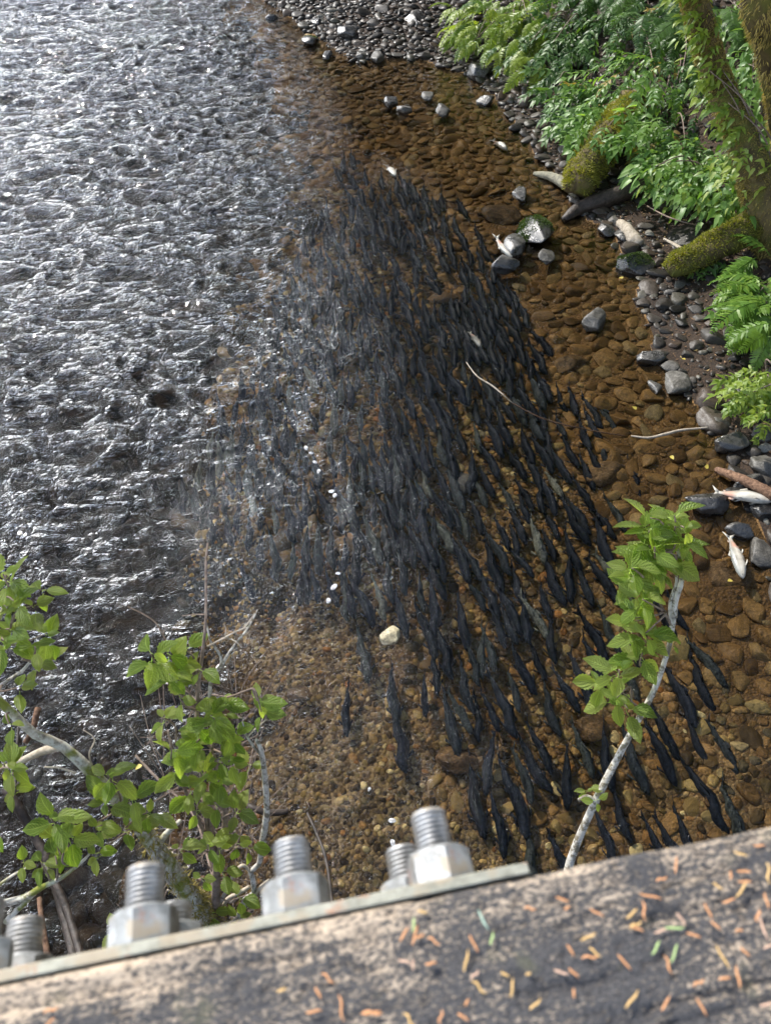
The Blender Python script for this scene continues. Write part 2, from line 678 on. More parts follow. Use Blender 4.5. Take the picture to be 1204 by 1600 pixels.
def soft_in(x, y, poly, w):
    """1 inside poly, fading to 0 over w outside, softened by noise"""
    x, y = np.asarray(x, float).ravel(), np.asarray(y, float).ravel()
    d = np.full(x.shape, 1e9)
    n = len(poly)
    for i in range(n):
        (ax, ay), (bx, by) = poly[i], poly[(i + 1) % n]
        dx, dy = bx - ax, by - ay
        t = np.clip(((x - ax) * dx + (y - ay) * dy) / (dx * dx + dy * dy + 1e-12), 0, 1)
        d = np.minimum(d, np.hypot(x - ax - t * dx, y - ay - t * dy))
    ins = inpoly(x, y, poly)
    sd_ = np.where(ins, -d, d) + (fbm(np.stack([x, y, 0 * x], -1) * 2.2, 3, 31) - 0.5) * w * 2
    return sstep(w, -w * 0.4, sd_)


shade_by_depth = sstep(-.28, -.55, GV[:, 2])  # painted dimness, growing as the bed drops
gtint = np.maximum(soft_in(GV[:, 0], GV[:, 1], GRAVEL_W, 0.35), 0.55 * soft_in(GV[:, 0], GV[:, 1], GOLD_W, 0.5))
wet = fh < 0.0
bv, bf = sub(np.column_stack([GV, gtint, shade_by_depth]), GF[wet])
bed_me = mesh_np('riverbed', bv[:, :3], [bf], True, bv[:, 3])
at_ = bed_me.attributes.new('depth_shade', 'FLOAT', 'POINT')
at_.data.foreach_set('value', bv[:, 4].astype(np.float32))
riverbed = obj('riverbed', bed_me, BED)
tag(riverbed, kind='structure')
bv, bf = sub(GV, GF[~wet])
bank = obj('river_bank', mesh_np('river_bank', bv, [bf], True), SOIL)
tag(bank, kind='structure')

# ------------------------------------------------------------------ water


FISH_RIPPLE = wpoly([(545, 240), (700, 300), (832, 500), (950, 640), (978, 760), (985, 900), (1112, 1060), (1150, 1290), (900, 1375), (745, 1255), (640, 1010), (545, 935), (380, 850), (280, 760), (450, 420)])


def choppy(x, y):
    """how lively the surface is, 0 in the still shallows, 1 out in the current"""
    x, y = np.asarray(x, float).ravel(), np.asarray(y, float).ravel()
    xb = np.interp(-y, -CALM[:, 1], CALM[:, 0])
    w = np.interp(y, [2, 5, 9, 13, 18], [3.4, 3.2, 2.2, 1.1, 0.8])
    j = (fbm(np.stack([x, y, 0 * x], -1) * 1.1, 3, 77) - 0.5) * 0.9
    c = 0.06 + 0.94 * sstep(0.0, 1.0, (xb - x) / w + j * 0.5)
    still = soft_in(x, y, GRAVEL_W, 0.25)
    c = c * (1 - 0.6 * still)
    for (qx, qy, r, a) in [(790, 1010, 0.42, 0.55), (700, 930, 0.35, 0.3), (860, 960, 0.4, 0.25), (420, 880, 0.22, 0.3), (60, 1350, 0.9, 0.35), (440, 1290, 0.3, 0.5), (700, 1100, 0.25, 0.3)]:
        p = at(qx, qy)
        c = np.maximum(c, a * np.exp(-((x - p.x) ** 2 + (y - p.y) ** 2) / (r * r)) * (0.6 + 0.8 * fbm(np.stack([x, y, 0 * x], -1) * 5, 2, 3)))
    c = c * (1 - .4 * soft_in(x, y, FISH_RIPPLE, .6))
    return np.clip(np.maximum(c, .24 * soft_in(x, y, FISH_RIPPLE, .5) * (0.35 + fbm(np.stack([x, y, 0 * x], -1) * 3, 2, 8))), 0, 1)


wx = axis(-9.8, 5.0, 0.036, -60, 9)
wy = axis(0.3, 19.6, 0.036, -1, 120)
WX, WY = np.meshgrid(wx, wy, indexing='ij')
gh = None
WXr, WYr = WX.ravel(), WY.ravel()
cw = choppy(WXr, WYr)
# ripples: crests lie across the current, wrinkled by a second set
a = R(-14)
U = WXr * math.cos(a) + WYr * math.sin(a)
Vv = -WXr * math.sin(a) + WYr * math.cos(a)
warp = fbm(np.stack([U * 1.3, Vv * 1.3, 0 * U], -1), 2, 41) - 0.5
r1 = 1 - np.abs(2 * fbm(np.stack([U * 2.6 + warp, Vv * 4.6 + warp * 2.0, 0 * U], -1), 3, 43) - 1)
r2 = fbm(np.stack([U * 6 + warp * 2, Vv * 10.0 + warp * 3, 0 * U + 3], -1), 2, 47)
seam = 0.55 + 0.9 * fbm(np.stack([U * .45, Vv * .8, 0 * U + 7], -1), 3, 53)
disp = cw * seam * ((r1 - 0.6) * 0.090 + (r2 - 0.5) * 0.042)
near = (WXr > -10) & (WXr < 5.2) & (WYr < 19.7)
disp = np.where(near, disp, disp * 0.3)
wv = np.stack([WXr, WYr, disp], -1)
WF = grid_faces(len(wx), len(wy))
# keep only the sheet over the water and a hand's breadth into the bank
sgrid = signed_shore(GX, GY).reshape(GX.shape)
ix = np.clip(np.searchsorted(gx, WXr), 0, len(gx) - 1)
iy = np.clip(np.searchsorted(gy, WYr), 0, len(gy) - 1)
sw = sgrid[ix, iy]
keep = (sw[WF] < 0.5).any(axis=1)
wv2, wf2 = sub(np.column_stack([wv, cw]), WF[keep])
k = N('river_water')
ch = k.attr('tint')
co1 = k.coords('Object', (15, 25, 1), (0, 0, R(-14)))
co2 = k.coords('Object', (36, 54, 1), (0, 0, R(20)))
co3 = k.coords('Object', (5, 8, 1), (0, 0, R(-20)))
w1 = k.noise(co1, 1.0, 3, 0.55, 1.6)
w2 = k.noise(co2, 1.0, 2, 0.5, 1.0)
w3 = k.noise(co3, 1.0, 2, 0.5, 0.6)
rid = k.math('SUBTRACT', 1.0, k.math('ABSOLUTE', k.math('SUBTRACT', k.math('MULTIPLY', w1, 2.0), 1.0)))
amp = k.math('ADD', k.math('MULTIPLY', ch, 1.0), 0.03)
hh = k.math('MULTIPLY', k.math('ADD', k.math('MULTIPLY', rid, 0.022), k.math('ADD', k.math('MULTIPLY', w2, 0.006), k.math('MULTIPLY', w3, 0.016))), amp)
bp = k.bump(hh, 1.0, 1.0)
fr = k.n('Fresnel')
fr.inputs['IOR'].default_value = 1.34
k.put(fr.inputs['Normal'], bp)
gl = k.n('BsdfGlossy')
gl.inputs['Roughness'].default_value = 0.06
k.put(gl.inputs['Normal'], bp)
tr = k.n('BsdfTransparent')
tr.inputs[0].default_value = (1, 1, 1, 1)
mx = k.n('MixShader')
k.put(mx.inputs[0], fr)
k.nt.links.new(tr.outputs[0], mx.inputs[1])
k.nt.links.new(gl.outputs[0], mx.inputs[2])
WATER = k.done(mx)
va = k.n('VolumeAbsorption')
va.inputs['Color'].default_value = (0.72, 0.62, 0.38, 1)
va.inputs['Density'].default_value = 1.35
k.nt.links.new(va.outputs[0], k.out.inputs['Volume'])
water = obj('river_water', mesh_np('river_water', wv2[:, :3], [wf2], True, wv2[:, 3]), WATER)
tag(water, kind='structure')

# ------------------------------------------------------------------ stones of the bed and the bank
BROWN = [(0.0, (0.11, 0.06, 0.02)), (0.3, (0.19, 0.105, 0.034)), (0.6, (0.25, 0.142, 0.047)), (0.85, (0.30, 0.175, 0.06)), (1.0, (0.25, 0.18, 0.075))]
GOLD = [(0.0, (0.028, 0.018, 0.008)), (0.3, (0.10, 0.062, 0.022)), (0.5, (0.25, 0.17, 0.056)), (0.62, (0.08, 0.066, 0.038)), (0.78, (0.42, 0.30, 0.11)), (0.9, (0.24, 0.10, 0.024)), (1.0, (0.6, 0.49, 0.24))]
GREY = [(0.0, (0.013, 0.012, 0.010)), (0.25, (0.034, 0.029, 0.024)), (0.5, (0.062, 0.054, 0.045)), (0.65, (0.058, 0.04, 0.027)), (0.8, (0.09, 0.082, 0.07)), (0.92, (0.045, 0.041, 0.026)), (1.0, (0.2, 0.188, 0.16))]
M_BROWN, M_BROWN1 = stone_mat('brown_bed_stone', BROWN, spec=.15), stone_mat('brown_bed_stone_single', BROWN, per_object=True, spec=.15)
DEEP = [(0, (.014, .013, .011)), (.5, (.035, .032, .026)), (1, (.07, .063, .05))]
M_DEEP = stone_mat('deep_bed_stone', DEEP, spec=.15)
M_GOLD, M_GOLD1 = stone_mat('golden_gravel', GOLD, scale=25, spec=.15), stone_mat('golden_gravel_single', GOLD, per_object=True, scale=25, spec=.15)
M_GREY, M_GREY1 = stone_mat('grey_pebble', GREY, (0.25, 0.65), spec=0.3), stone_mat('grey_pebble_single', GREY, (0.25, 0.65), per_object=True, spec=0.3)

HI = [stone_shape(2, 100 + i, 11, 0.09, 0.44) for i in range(14)]
LO = [stone_shape(1, 200 + i, 9, 0.09, 0.44) for i in range(14)]
TINY = [stone_shape(1, 300 + i, 4, 0.08, 0.7) for i in range(8)]

BIG_ROCKS = [  # px, py, width px, height px of the rocks that are things of their own (kept free of loose stones)
    (832, 364, 62, 50), (805, 385, 42, 36), (790, 412, 46, 26), (853, 400, 30, 24), (928, 502, 38, 32), (1014, 562, 44, 24), (1046, 574, 32, 22), (1060, 600, 44, 40),
    (1105, 792, 74, 42), (1188, 865, 40, 56), (1142, 695, 60, 30), (1188, 728, 48, 38), (1172, 612, 52, 42), (610, 993, 34, 34), (990, 415, 60, 42), (1140, 910, 110, 66),
    (783, 338, 66, 30), (690, 466, 50, 20), (940, 742, 74, 40), (812, 305, 26, 28)]
KEEP = [(at(a, b).x, at(a, b).y, 0.42 * c / FPX * at(a, b).length) for a, b, c, d in BIG_ROCKS]

cells = {}
CS = 0.25
accepted = []      # x, y, r


def try_put(x, y, r, over):
    cx, cy = int(math.floor(x / CS)), int(math.floor(y / CS))
    for i in (-1, 0, 1):
        for j in (-1, 0, 1):
            for (a_, b_, c_) in cells.get((cx + i, cy + j), ()):
                m_ = (r + c_) * over
                if (x - a_) ** 2 + (y - b_) ** 2 < m_ * m_:
                    return False
    cells.setdefault((cx, cy), []).append((x, y, r))
    accepted.append((x, y, r))
    return True


for (x, y, r) in KEEP:
    for t in np.linspace(0, 6.28, 6):
        cells.setdefault((int(math.floor((x + .3 * r * math.cos(t)) / CS)), int(math.floor((y + .3 * r * math.sin(t)) / CS))), []).append((x + .3 * r * math.cos(t), y + .3 * r * math.sin(t), r * 0.8))

NA = 240000
ca_x = rng.uniform(-9.0, 9.0, NA)
ca_y = rng.uniform(0.5, 20.0, NA)
px_, py_ = pix(ca_x, ca_y, np.zeros(NA))
ok = (px_ > -60) & (px_ < 1270) & (py_ > -90) & (py_ < 1560)
ca_x, ca_y = ca_x[ok], ca_y[ok]
ca_s = signed_shore(ca_x, ca_y)
ca_g = soft_in(ca_x, ca_y, GRAVEL_W, 0.3)
ca_o = soft_in(ca_x, ca_y, GOLD_W, 0.5)
ca_c = choppy(ca_x, ca_y)
lo = np.where(ca_s > 0, 0.02, np.where(ca_g > 0.5, 0.012, np.where(ca_o > 0.5, 0.016, np.where(ca_c > 0.8, 0.06, 0.035))))
hi = np.where(ca_s > 0, np.where(ca_y > 12.5, 0.12, 0.14), np.where(ca_g > 0.5, 0.034, np.where(ca_o > 0.5, 0.062, np.where(ca_c > 0.8, 0.14, 0.11))))
ca_r = lo + (hi - lo) * rng.beta(1.1, np.where(ca_s > 0, 3.4, 2.2), len(lo))
extra = np.where((ca_s > 0) & (rng.random(len(lo)) < 0.012), 1.9, 1.0) * np.where((ca_s < 0) & (ca_g < 0.5) & (rng.random(len(lo)) < 0.01), 1.6, 1.0)
ca_r = ca_r * extra
# soil patches on the bank carry fewer stones
soilp = fbm(np.stack([ca_x, ca_y, 0 * ca_x], -1) * 0.9, 3, 61)
skip = (ca_s > 0.15) & (ca_y < 12.5) & (rng.random(len(lo)) < np.maximum(sstep(0.6, 1.3, ca_s) * 0.88, np.where(ca_r > .035, .45, .1) + 0.5 * sstep(0.45, 0.6, soilp)))
order = np.argsort(-ca_r + rng.uniform(0, 0.012, len(ca_r)))
seen_i = []
for i in order:
    if skip[i]:
        continue
    if try_put(ca_x[i], ca_y[i], ca_r[i], 0.80):
        seen_i.append(i)
seen_i = np.array(seen_i)
ST = np.array(accepted)
st_s, st_g, st_o = ca_s[seen_i], ca_g[seen_i], ca_o[seen_i]
st_h = height(ST[:, 0], ST[:, 1])
z_ = depth_of(ST[:, 0], ST[:, 1], st_h)
spx, spy = pix(ST[:, 0], ST[:, 1], st_h)
inview = (spx > 0) & (spx < 1204) & (spy > 0) & (spy < 1400)
app = np.where(inview, ST[:, 2] / z_, 0)
onland = st_s > 0
app = np.where(~onland & (choppy(ST[:, 0], ST[:, 1]) > 0.75), app * 0.05, app)
single = np.zeros(len(ST), bool)
single[np.argsort(-np.where(onland, 0, app))[:300]] = True
single[np.argsort(-np.where(onland, app, 0))[:300]] = True
stuff = {'brown': MB(), 'gold': MB(), 'grey': MB(), 'deep': MB()}
hi_mesh = {}
for i in range(len(ST)):
    x, y, r = ST[i]
    g = random.random()
    a_, b_, c_ = r * random.uniform(1.0, 1.5), r * random.uniform(0.75, 1.05), r * random.uniform(0.32, 0.62)
    if onland[i]:
        kind = 'grey'
    elif random.random() < max(st_g[i], 0.75 * st_o[i]):
        kind = 'gold'
    else:
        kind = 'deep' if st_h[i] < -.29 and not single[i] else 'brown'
    zc = st_h[i] + c_ * 0.25
    if not onland[i]:
        c_ = min(c_, 0.10)
        zc = min(st_h[i] + c_ * 0.05, -0.018 - c_ * (0.55 if random.random() < 0.2 and st_s[i] > -0.4 else 0.9))
    rot = Euler((random.gauss(0, .16), random.gauss(0, .16), random.uniform(0, 6.283)))
    if single[i]:
        vi = i % len(HI)
        key = (kind, vi)
        if key not in hi_mesh:
            V, F = HI[vi]
            me = mesh_np('stone', V, [F], True)
            me.materials.append({'brown': M_BROWN1, 'gold': M_GOLD1, 'grey': M_GREY1}[kind])
            hi_mesh[key] = me
        o = obj('stone', hi_mesh[key], None, bank if onland[i] else riverbed, (x, y, zc))
        o.rotation_euler = rot
        o.scale = (a_, b_, c_)
    else:
        V, F = (TINY if r < 0.03 else LO)[i % 8]
        M3 = np.array(rot.to_matrix())
        stuff[kind].add((V * (a_, b_, c_)) @ M3.T + (x, y, zc), [F], random.random())
o = obj('bed_stones', stuff['brown'].mesh('bed_stones'), M_BROWN, riverbed)
tag(o, kind='stuff')
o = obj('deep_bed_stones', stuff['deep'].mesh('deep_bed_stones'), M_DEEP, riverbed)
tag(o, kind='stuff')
o = obj('bed_gravel', stuff['gold'].mesh('bed_gravel'), M_GOLD, riverbed)
tag(o, kind='stuff')
o = obj('bank_pebbles', stuff['grey'].mesh('bank_pebbles'), M_GREY, bank)
tag(o, kind='stuff')
print('stones', len(ST), 'singles', int(single.sum()))

# leaf litter and bark crumbs on the bank soil
g = np.random.default_rng(77)
lx, ly = g.uniform(1.2, 6.5, 26000), g.uniform(1.5, 13.5, 26000)
ls = signed_shore(lx, ly)
kk = (ls > 0.12) & (g.random(26000) < sstep(0.05, 0.6, ls))
lx, ly = lx[kk], ly[kk]
lz = height(lx, ly)
n_ = len(lx)
an = g.uniform(0, 6.283, n_)
L_ = g.uniform(.008, .03, n_)
W_ = g.uniform(.002, .010, n_)
ca, sa = np.cos(an), np.sin(an)
tz = g.uniform(-.006, .012, (n_, 4))
P = np.stack([np.stack([lx + ca * L_ * a_ - sa * W_ * b_, ly + sa * L_ * a_ + ca * W_ * b_, lz + .008 + tz[:, q]], -1) for q, (a_, b_) in enumerate([(-1, 0), (0, -1), (1, 0), (0, 1)])], 1).reshape(-1, 3)
k = N('leaf_litter')
LIT = k.done(k.principled(k.ramp(k.attr('tint'), [(0, (.05, .03, .018)), (.5, (.16, .09, .045)), (.85, (.26, .16, .085)), (1, (.38, .28, .1))]), .7, None, .3))
o = obj('leaf_litter', mesh_np('leaf_litter', P, [np.arange(n_ * 4).reshape(-1, 4)], False, np.repeat(g.random(n_), 4)), LIT, bank)
tag(o, kind='stuff')

# ------------------------------------------------------------------ blades, fronds, moss
def blade(L, W, rows=9, fold=0.25, droop=0.25, serr=0.08, tip=1.3, base=0.55):
    """a leaf along +X, upper side +Z: two halves folded along the midrib, toothed edge"""
    V, U = [], []
    for i in range(rows + 1):
        t = i / rows
        w = W * 0.5 * (math.sin(math.pi * min(1, t ** base)) ** 0.8 if 0 < t < 1 else 0) * (1 - 0.25 * max(0, t - 0.6) * tip)
        if 0 < i < rows:
            w *= 1 + (serr if i % 2 else -serr)
        x, z = L * t, -droop * L * t * t
        for u in (-1, 0, 1):
            V.append((x - (0.03 * L if u and i % 2 else 0), u * w, z + abs(u) * w * fold))
            U.append((u, t))
    F = []
    for i in range(rows):
        for j in (0, 1):
            F.append((i * 3 + j, (i + 1) * 3 + j, (i + 1) * 3 + j + 1, i * 3 + j + 1))
    return np.array(V), [np.array(F)], np.array(U)


def xf(V, loc=(0, 0, 0), eul=(0, 0, 0), s=1.0):
    return (np.asarray(V) * s) @ np.array(Euler(eul).to_matrix()).T + np.array(loc)


def pinnate(L, pairs, lw, seed, sag=0.35, pointed=1.6):
    """a compound leaf: stalk along +X with leaflets in pairs and one at the tip"""
    g = random.Random(seed)
    b = MB()
    pts = [Vector((L * t, 0, -sag * L * t * t)) for t in (0, .3, .6, .85)]
    V, F, U = tube(pts, [0.006 * L * 2, .005 * L * 2, .004 * L * 2, .002 * L * 2], 4)
    b.add(V, F, 0.0)
    for k_ in range(pairs):
        t = 0.25 + 0.6 * k_ / max(1, pairs - 1)
        ll = lw * (1.0 - 0.25 * abs(t - 0.5)) * g.uniform(.85, 1.12)
        for s in (-1, 1):
            V, F, U = blade(ll, ll * 0.42, 6, g.uniform(.1, .35), g.uniform(.15, .45), 0.10, pointed)
            V = xf(V, (L * t, 0, -sag * L * t * t), (g.gauss(0, .25) + s * .15, g.gauss(.15, .2), s * (1.1 - 0.35 * t) + g.gauss(0, .12)))
            b.add(V, F, g.random() * 0.35, U)
    V, F, U = blade(lw * 1.15, lw * .5, 6, .2, .3, .1, pointed)
    b.add(xf(V, (L * .84, 0, -sag * L * .72), (0, .35, 0)), F, g.random() * 0.35, U)
    return b.mesh('compound_leaf')


def frond(L, seed, pairs=22):
    g = random.Random(seed)
    b = MB()
    f = lambda t: Vector((L * t * (1 - .12 * t), 0, L * (0.42 * t - 0.62 * t * t)))
    V, F, U = tube([f(t) for t in (0, .25, .5, .75, 1)], [.008 * L, .007 * L, .005 * L, .003 * L, .001], 4)
    b.add(V, F, 0.2)
    for k_ in range(pairs):
        t = 0.12 + 0.87 * k_ / (pairs - 1)
        ll = L * .24 * math.sin(math.pi * (0.12 + 0.86 * t) ** 0.8) ** .9 + 0.006
        for s in (-1, 1):
            V, F, U = blade(ll, L * 0.042, 5, g.uniform(-.1, .2), g.uniform(.1, .3), 0.28, 1.2)
            b.add(xf(V, f(t), (g.gauss(0, .2), g.gauss(0.1, .1), s * (1.25 - .3 * t) + g.gauss(0, .05))), F, g.random() * .3, U)
    return b.mesh('frond')


def fuzz(V, F, count, length, width, seed=0, droop=0.5, keep=None, quad=True, clump=2.5):
    """short blades standing on a surface: moss"""
    g = np.random.default_rng(seed)
    F = F[0] if isinstance(F, list) else F
    a, b_, c = V[F[:, 0]], V[F[:, 1]], V[F[:, 2]]
    nrm = np.cross(b_ - a, c - a)
    ar = np.linalg.norm(nrm, axis=1)
    nrm = nrm / (ar[:, None] + 1e-12)
    w = ar.copy()
    cen = (a + c) / 2
    if keep is not None:
        w = w * keep(cen, nrm)
    if clump:
        w = w * (0.15 + sstep(.4, .65, fbm(cen * clump * 2, 3, seed)))
    w /= w.sum()
    i = g.choice(len(F), count, p=w)
    u, v = g.random(count)[:, None], g.random(count)[:, None]
    if F.shape[1] == 4:
        d = V[F[i, 3]]
        p = (a[i] * (1 - u) + b_[i] * u) * (1 - v) + (d * (1 - u) + c[i] * u) * v
    else:
        u, v = np.where(u + v > 1, 1 - u, u), np.where(u + v > 1, 1 - v, v)
        p = a[i] + (b_[i] - a[i]) * u + (c[i] - a[i]) * v
    n_ = nrm[i]
    t = g.normal(size=(count, 3))
    dirn = n_ + 0.55 * t + np.array([0, 0, -droop])
    dirn /= np.linalg.norm(dirn, axis=1)[:, None]
    side = np.cross(dirn, g.normal(size=(count, 3)))
    side /= np.linalg.norm(side, axis=1)[:, None]
    ln = (length * g.uniform(.5, 1.4, count))[:, None]
    wd = (width * g.uniform(.6, 1.3, count))[:, None]
    p = p - n_ * length * 0.1
    m_ = p + dirn * ln * .55 + side * wd
    tip = p + dirn * ln + np.array([0, 0, -1]) * ln * droop * .4
    P = np.stack([p - side * wd * .6, p + side * wd * .6, m_, tip], 1).reshape(-1, 3)
    ff = np.arange(count * 4).reshape(-1, 4)
    return P, [ff], np.repeat(g.random(count), 4)


# ------------------------------------------------------------------ fish
def fish_mesh(name, seed, bend, tailflick, wob=0.04, width=0.155, heightr=0.23):
    """a salmon of length 1, head towards +X, back up, swimming posture"""
    xs = np.array([0, .02, .06, .12, .2, .3, .42, .54, .66, .76, .84, .90, .94])
    hw = np.array([.012, .026, .043, .058, .068, .0725, .0715, .064, .05, .036, .025, .0185, .016]) * width / .145
    hh = np.array([.016, .034, .056, .078, .098, .112, .115, .106, .084, .062, .046, .039, .04]) * heightr / .23
    n = 10
    a = np.linspace(0, 2 * math.pi, n, endpoint=False)
    V, T = [], []
    for x, w, h in zip(xs, hw, hh):
        for t in a:
            s, c = math.sin(t), math.cos(t)
            V.append((x, w * c * (1 - .18 * max(0, s)), h * s * (1 if s > 0 else .85)))
            T.append(0.5 + 0.5 * s)
    V = np.array(V)
    L = len(xs)
    i, j = np.meshgrid(np.arange(L - 1), np.arange(n), indexing='ij')
    j2 = (j + 1) % n
    F = np.stack([i * n + j, (i + 1) * n + j, (i + 1) * n + j2, i * n + j2], -1).reshape(-1, 4)
    b = MB()
    V2 = np.concatenate([V, [[-.008, 0, 0]]])
    T.append(.5)
    nose = np.stack([np.full(n, L * n), np.arange(n), (np.arange(n) + 1) % n], -1)
    b.add(V2, [F, nose], np.array(T))

    def fin(pts, th=.004):
        """a thin fin: an outline with a little thickness; pts (x,y,z) polygon of four"""
        P = np.array(pts, float)
        nn = np.cross(P[1] - P[0], P[3] - P[0])
        nn = nn / (np.linalg.norm(nn) + 1e-9) * th
        Q = np.concatenate([P + nn, P - nn])
        b.add(Q, [np.array([(0, 1, 2, 3), (7, 6, 5, 4), (0, 4, 5, 1), (1, 5, 6, 2), (2, 6, 7, 3), (3, 7, 4, 0)])], .75)
    fin([(.925, 0, .0), (.93, 0, .045), (1.06, .004, .13), (.995, .002, .0)])
    fin([(.925, 0, .0), (.995, .002, .0), (1.06, .004, -.12), (.93, 0, -.04)])
    fin([(.40, 0, .10), (.55, 0, .09), (.57, .0, .135), (.45, .0, .185)])
    fin([(.78, 0, .05), (.83, 0, .045), (.86, 0, .08), (.82, 0, .085)])
    fin([(.62, 0, -.08), (.74, 0, -.05), (.76, 0, -.10), (.68, 0, -.135)])
    for s in (-1, 1):
        fin([(.20, s * .055, -.05), (.25, s * .06, -.055), (.36, s * .115, -.085), (.31, s * .13, -.08)])
        fin([(.52, s * .04, -.08), (.57, s * .04, -.08), (.64, s * .075, -.10), (.60, s * .085, -.10)])
    for s in (-1, 1):      # eyes
        Vs, Fs = ICO[1]
        b.add(Vs * .011 + (.055, s * .036, .02), [Fs], 1.6)
    V = np.concatenate(b.V)
    x = V[:, 0]
    V[:, 1] += bend * (np.sin(x * 3.6 + .6) - math.sin(.6)) * .09 * (x + .25) + tailflick * np.clip(x - .55, 0, 1) ** 2 * .6
    q = np.stack([x * 9, V[:, 2] * 4, np.full(len(x), seed)], -1)
    V[:, 1] += (fbm(q, 2, seed) - .5) * wob * 2
    V[:, 0] = .5 - V[:, 0]
    b.V = [V]
    return b.mesh(name)


k = N('live_salmon_skin')
rnd = k.n('ObjectInfo').outputs['Random']
base = k.ramp(rnd, [(0.0, (0.005, 0.007, 0.011)), (0.55, (0.009, 0.012, 0.019)), (0.82, (0.02, 0.025, 0.027)), (0.95, (0.045, 0.052, 0.046)), (1.0, (0.09, 0.095, 0.08))])
back = k.attr('tint')
col = k.mix(back, k.mix(1.0, base, (2.6, 2.4, 2.0), 'MULTIPLY'), base)
nz = k.noise(k.coords('Object'), 22, 4, .7)
col = k.mix(.9, col, k.ramp(nz, [(.38, (.4, .4, .4)), (.62, (1.9, 1.9, 1.9))]), 'MULTIPLY')
FISH = k.done(k.principled(col, .5, k.bump(nz, .5, .02), .12))
k = N('dead_salmon_skin')
co = k.coords('Object')
nz = k.noise(co, 5, 4, .6)
col = k.ramp(nz, [(.3, (.26, .22, .17)), (.5, (.5, .46, .38)), (.72, (.62, .59, .52))])
sx = k.n('SeparateXYZ'); k.put(sx.inputs[0], co)
red = k.math('MULTIPLY', k.ramp(k.math('ABSOLUTE', k.math('ADD', sx.outputs[0], .26)), [(.06, (1, 1, 1)), (.13, (0, 0, 0))]), k.ramp(nz, [(.3, (.2, .2, .2)), (.55, (1, 1, 1))]))
col = k.mix(k.math('MULTIPLY', red, .7), col, (.5, .2, .11))
col = k.mix(k.math('MULTIPLY', k.math('SUBTRACT', k.attr('tint'), .62), 2.4, True), col, (.11, .12, .11))
DEAD = k.done(k.principled(col, .35, k.bump(nz, .2, .01), .5))

fish_variants = []
for i, (bd, tf) in enumerate([(0, 0), (.4, .2), (-.4, -.2), (.25, -.4), (-.25, .4), (.6, .25), (-.6, -.25), (.15, .2)]):
    me = fish_mesh('salmon', i + 3, bd, tf)
    me.materials.append(FISH)
    fish_variants.append(me)

FISH_PX = [(545, 240), (600, 285), (700, 300), (748, 350), (775, 440), (832, 500), (862, 570), (950, 640), (978, 720), (975, 800), (950, 850), (985, 900),
           (1070, 955), (1112, 1060), (1132, 1180), (1150, 1290), (1040, 1335), (900, 1375), (820, 1345), (745, 1255), (668, 1170), (640, 1010), (592, 965), (545, 935),
           (470, 910), (380, 850), (295, 810), (280, 760), (330, 690), (400, 560), (450, 420), (500, 320)]
FISH_W = wpoly(FISH_PX, -0.13)


def heading_px(px, py):
    t = min(.56, max(.02, .10 + .42 * (px - 480) / 430)) if py < 1000 else min(.5, max(.12, .12 + .30 * (px - 560) / 430))
    return t


fish_at = []
cand = 70000
fx, fy = rng.uniform(FISH_W[:, 0].min(), FISH_W[:, 0].max(), cand), rng.uniform(FISH_W[:, 1].min(), FISH_W[:, 1].max(), cand)
okf = inpoly(fx, fy, FISH_W)
dens = fbm(np.stack([fx * 2.6, fy * 1.3, 0 * fx], -1), 2, 91)
for x, y, o_, dn in zip(fx, fy, okf, dens):
    if not o_ or len(fish_at) > 640:
        continue
    px, py = pix(x, y, -.13)
    mass = max(.75 * math.exp(-((px - 370) / 90) ** 2 - ((py - 740) / 90) ** 2), math.exp(-((px - 600) / 160) ** 2 - ((py - 800) / 190) ** 2), .8 * math.exp(-((px - 760) / 110) ** 2 - ((py - 560) / 110) ** 2), .55 * math.exp(-((px - 830) / 130) ** 2 - ((py - 800) / 120) ** 2),
               .8 * math.exp(-((px - 770) / 90) ** 2 - ((py - 1010) / 120) ** 2), .75 * math.exp(-((px - 500) / 120) ** 2 - ((py - 560) / 160) ** 2))
    if 660 < px < 750 and 1150 < py < 1240:
        continue
    if dn < .47 - .07 * mass and random.random() < .92:
        continue
    if random.random() > .26 + .74 * mass:
        continue
    t = heading_px(px, py) + random.gauss(0, .14)
    p0, p1 = at(px, py, -.13), at(px + 40 * t, py + 40, -.13)
    hd = math.atan2(p1.y - p0.y, p1.x - p0.x)
    c, s = math.cos(hd), math.sin(hd)
    bad = False
    for (a_, b_, h_) in fish_at:
        dx, dy = a_ - x, b_ - y
        if abs(dx) > .5 or abs(dy) > .6:
            continue
        if abs(dx * c + dy * s) < .34 - .06 * mass and abs(-dx * s + dy * c) < .105 - .05 * mass:
            bad = True
            break
    if bad:
        continue
    fish_at.append((x, y, hd))
fish_at.sort(key=lambda q: depth_of(q[0], q[1], 0))


def place_fish(me, x, y, hd, z=None, s=None):
    o = obj('salmon', me, None, None, (x, y, random.uniform(-.155, -.085) if z is None else z))
    sc = random.uniform(.36, .61) if s is None else s
    o.scale = (sc, sc, sc)
    o.rotation_euler = (random.gauss(0, .12), random.gauss(0, .05), hd)
    return o


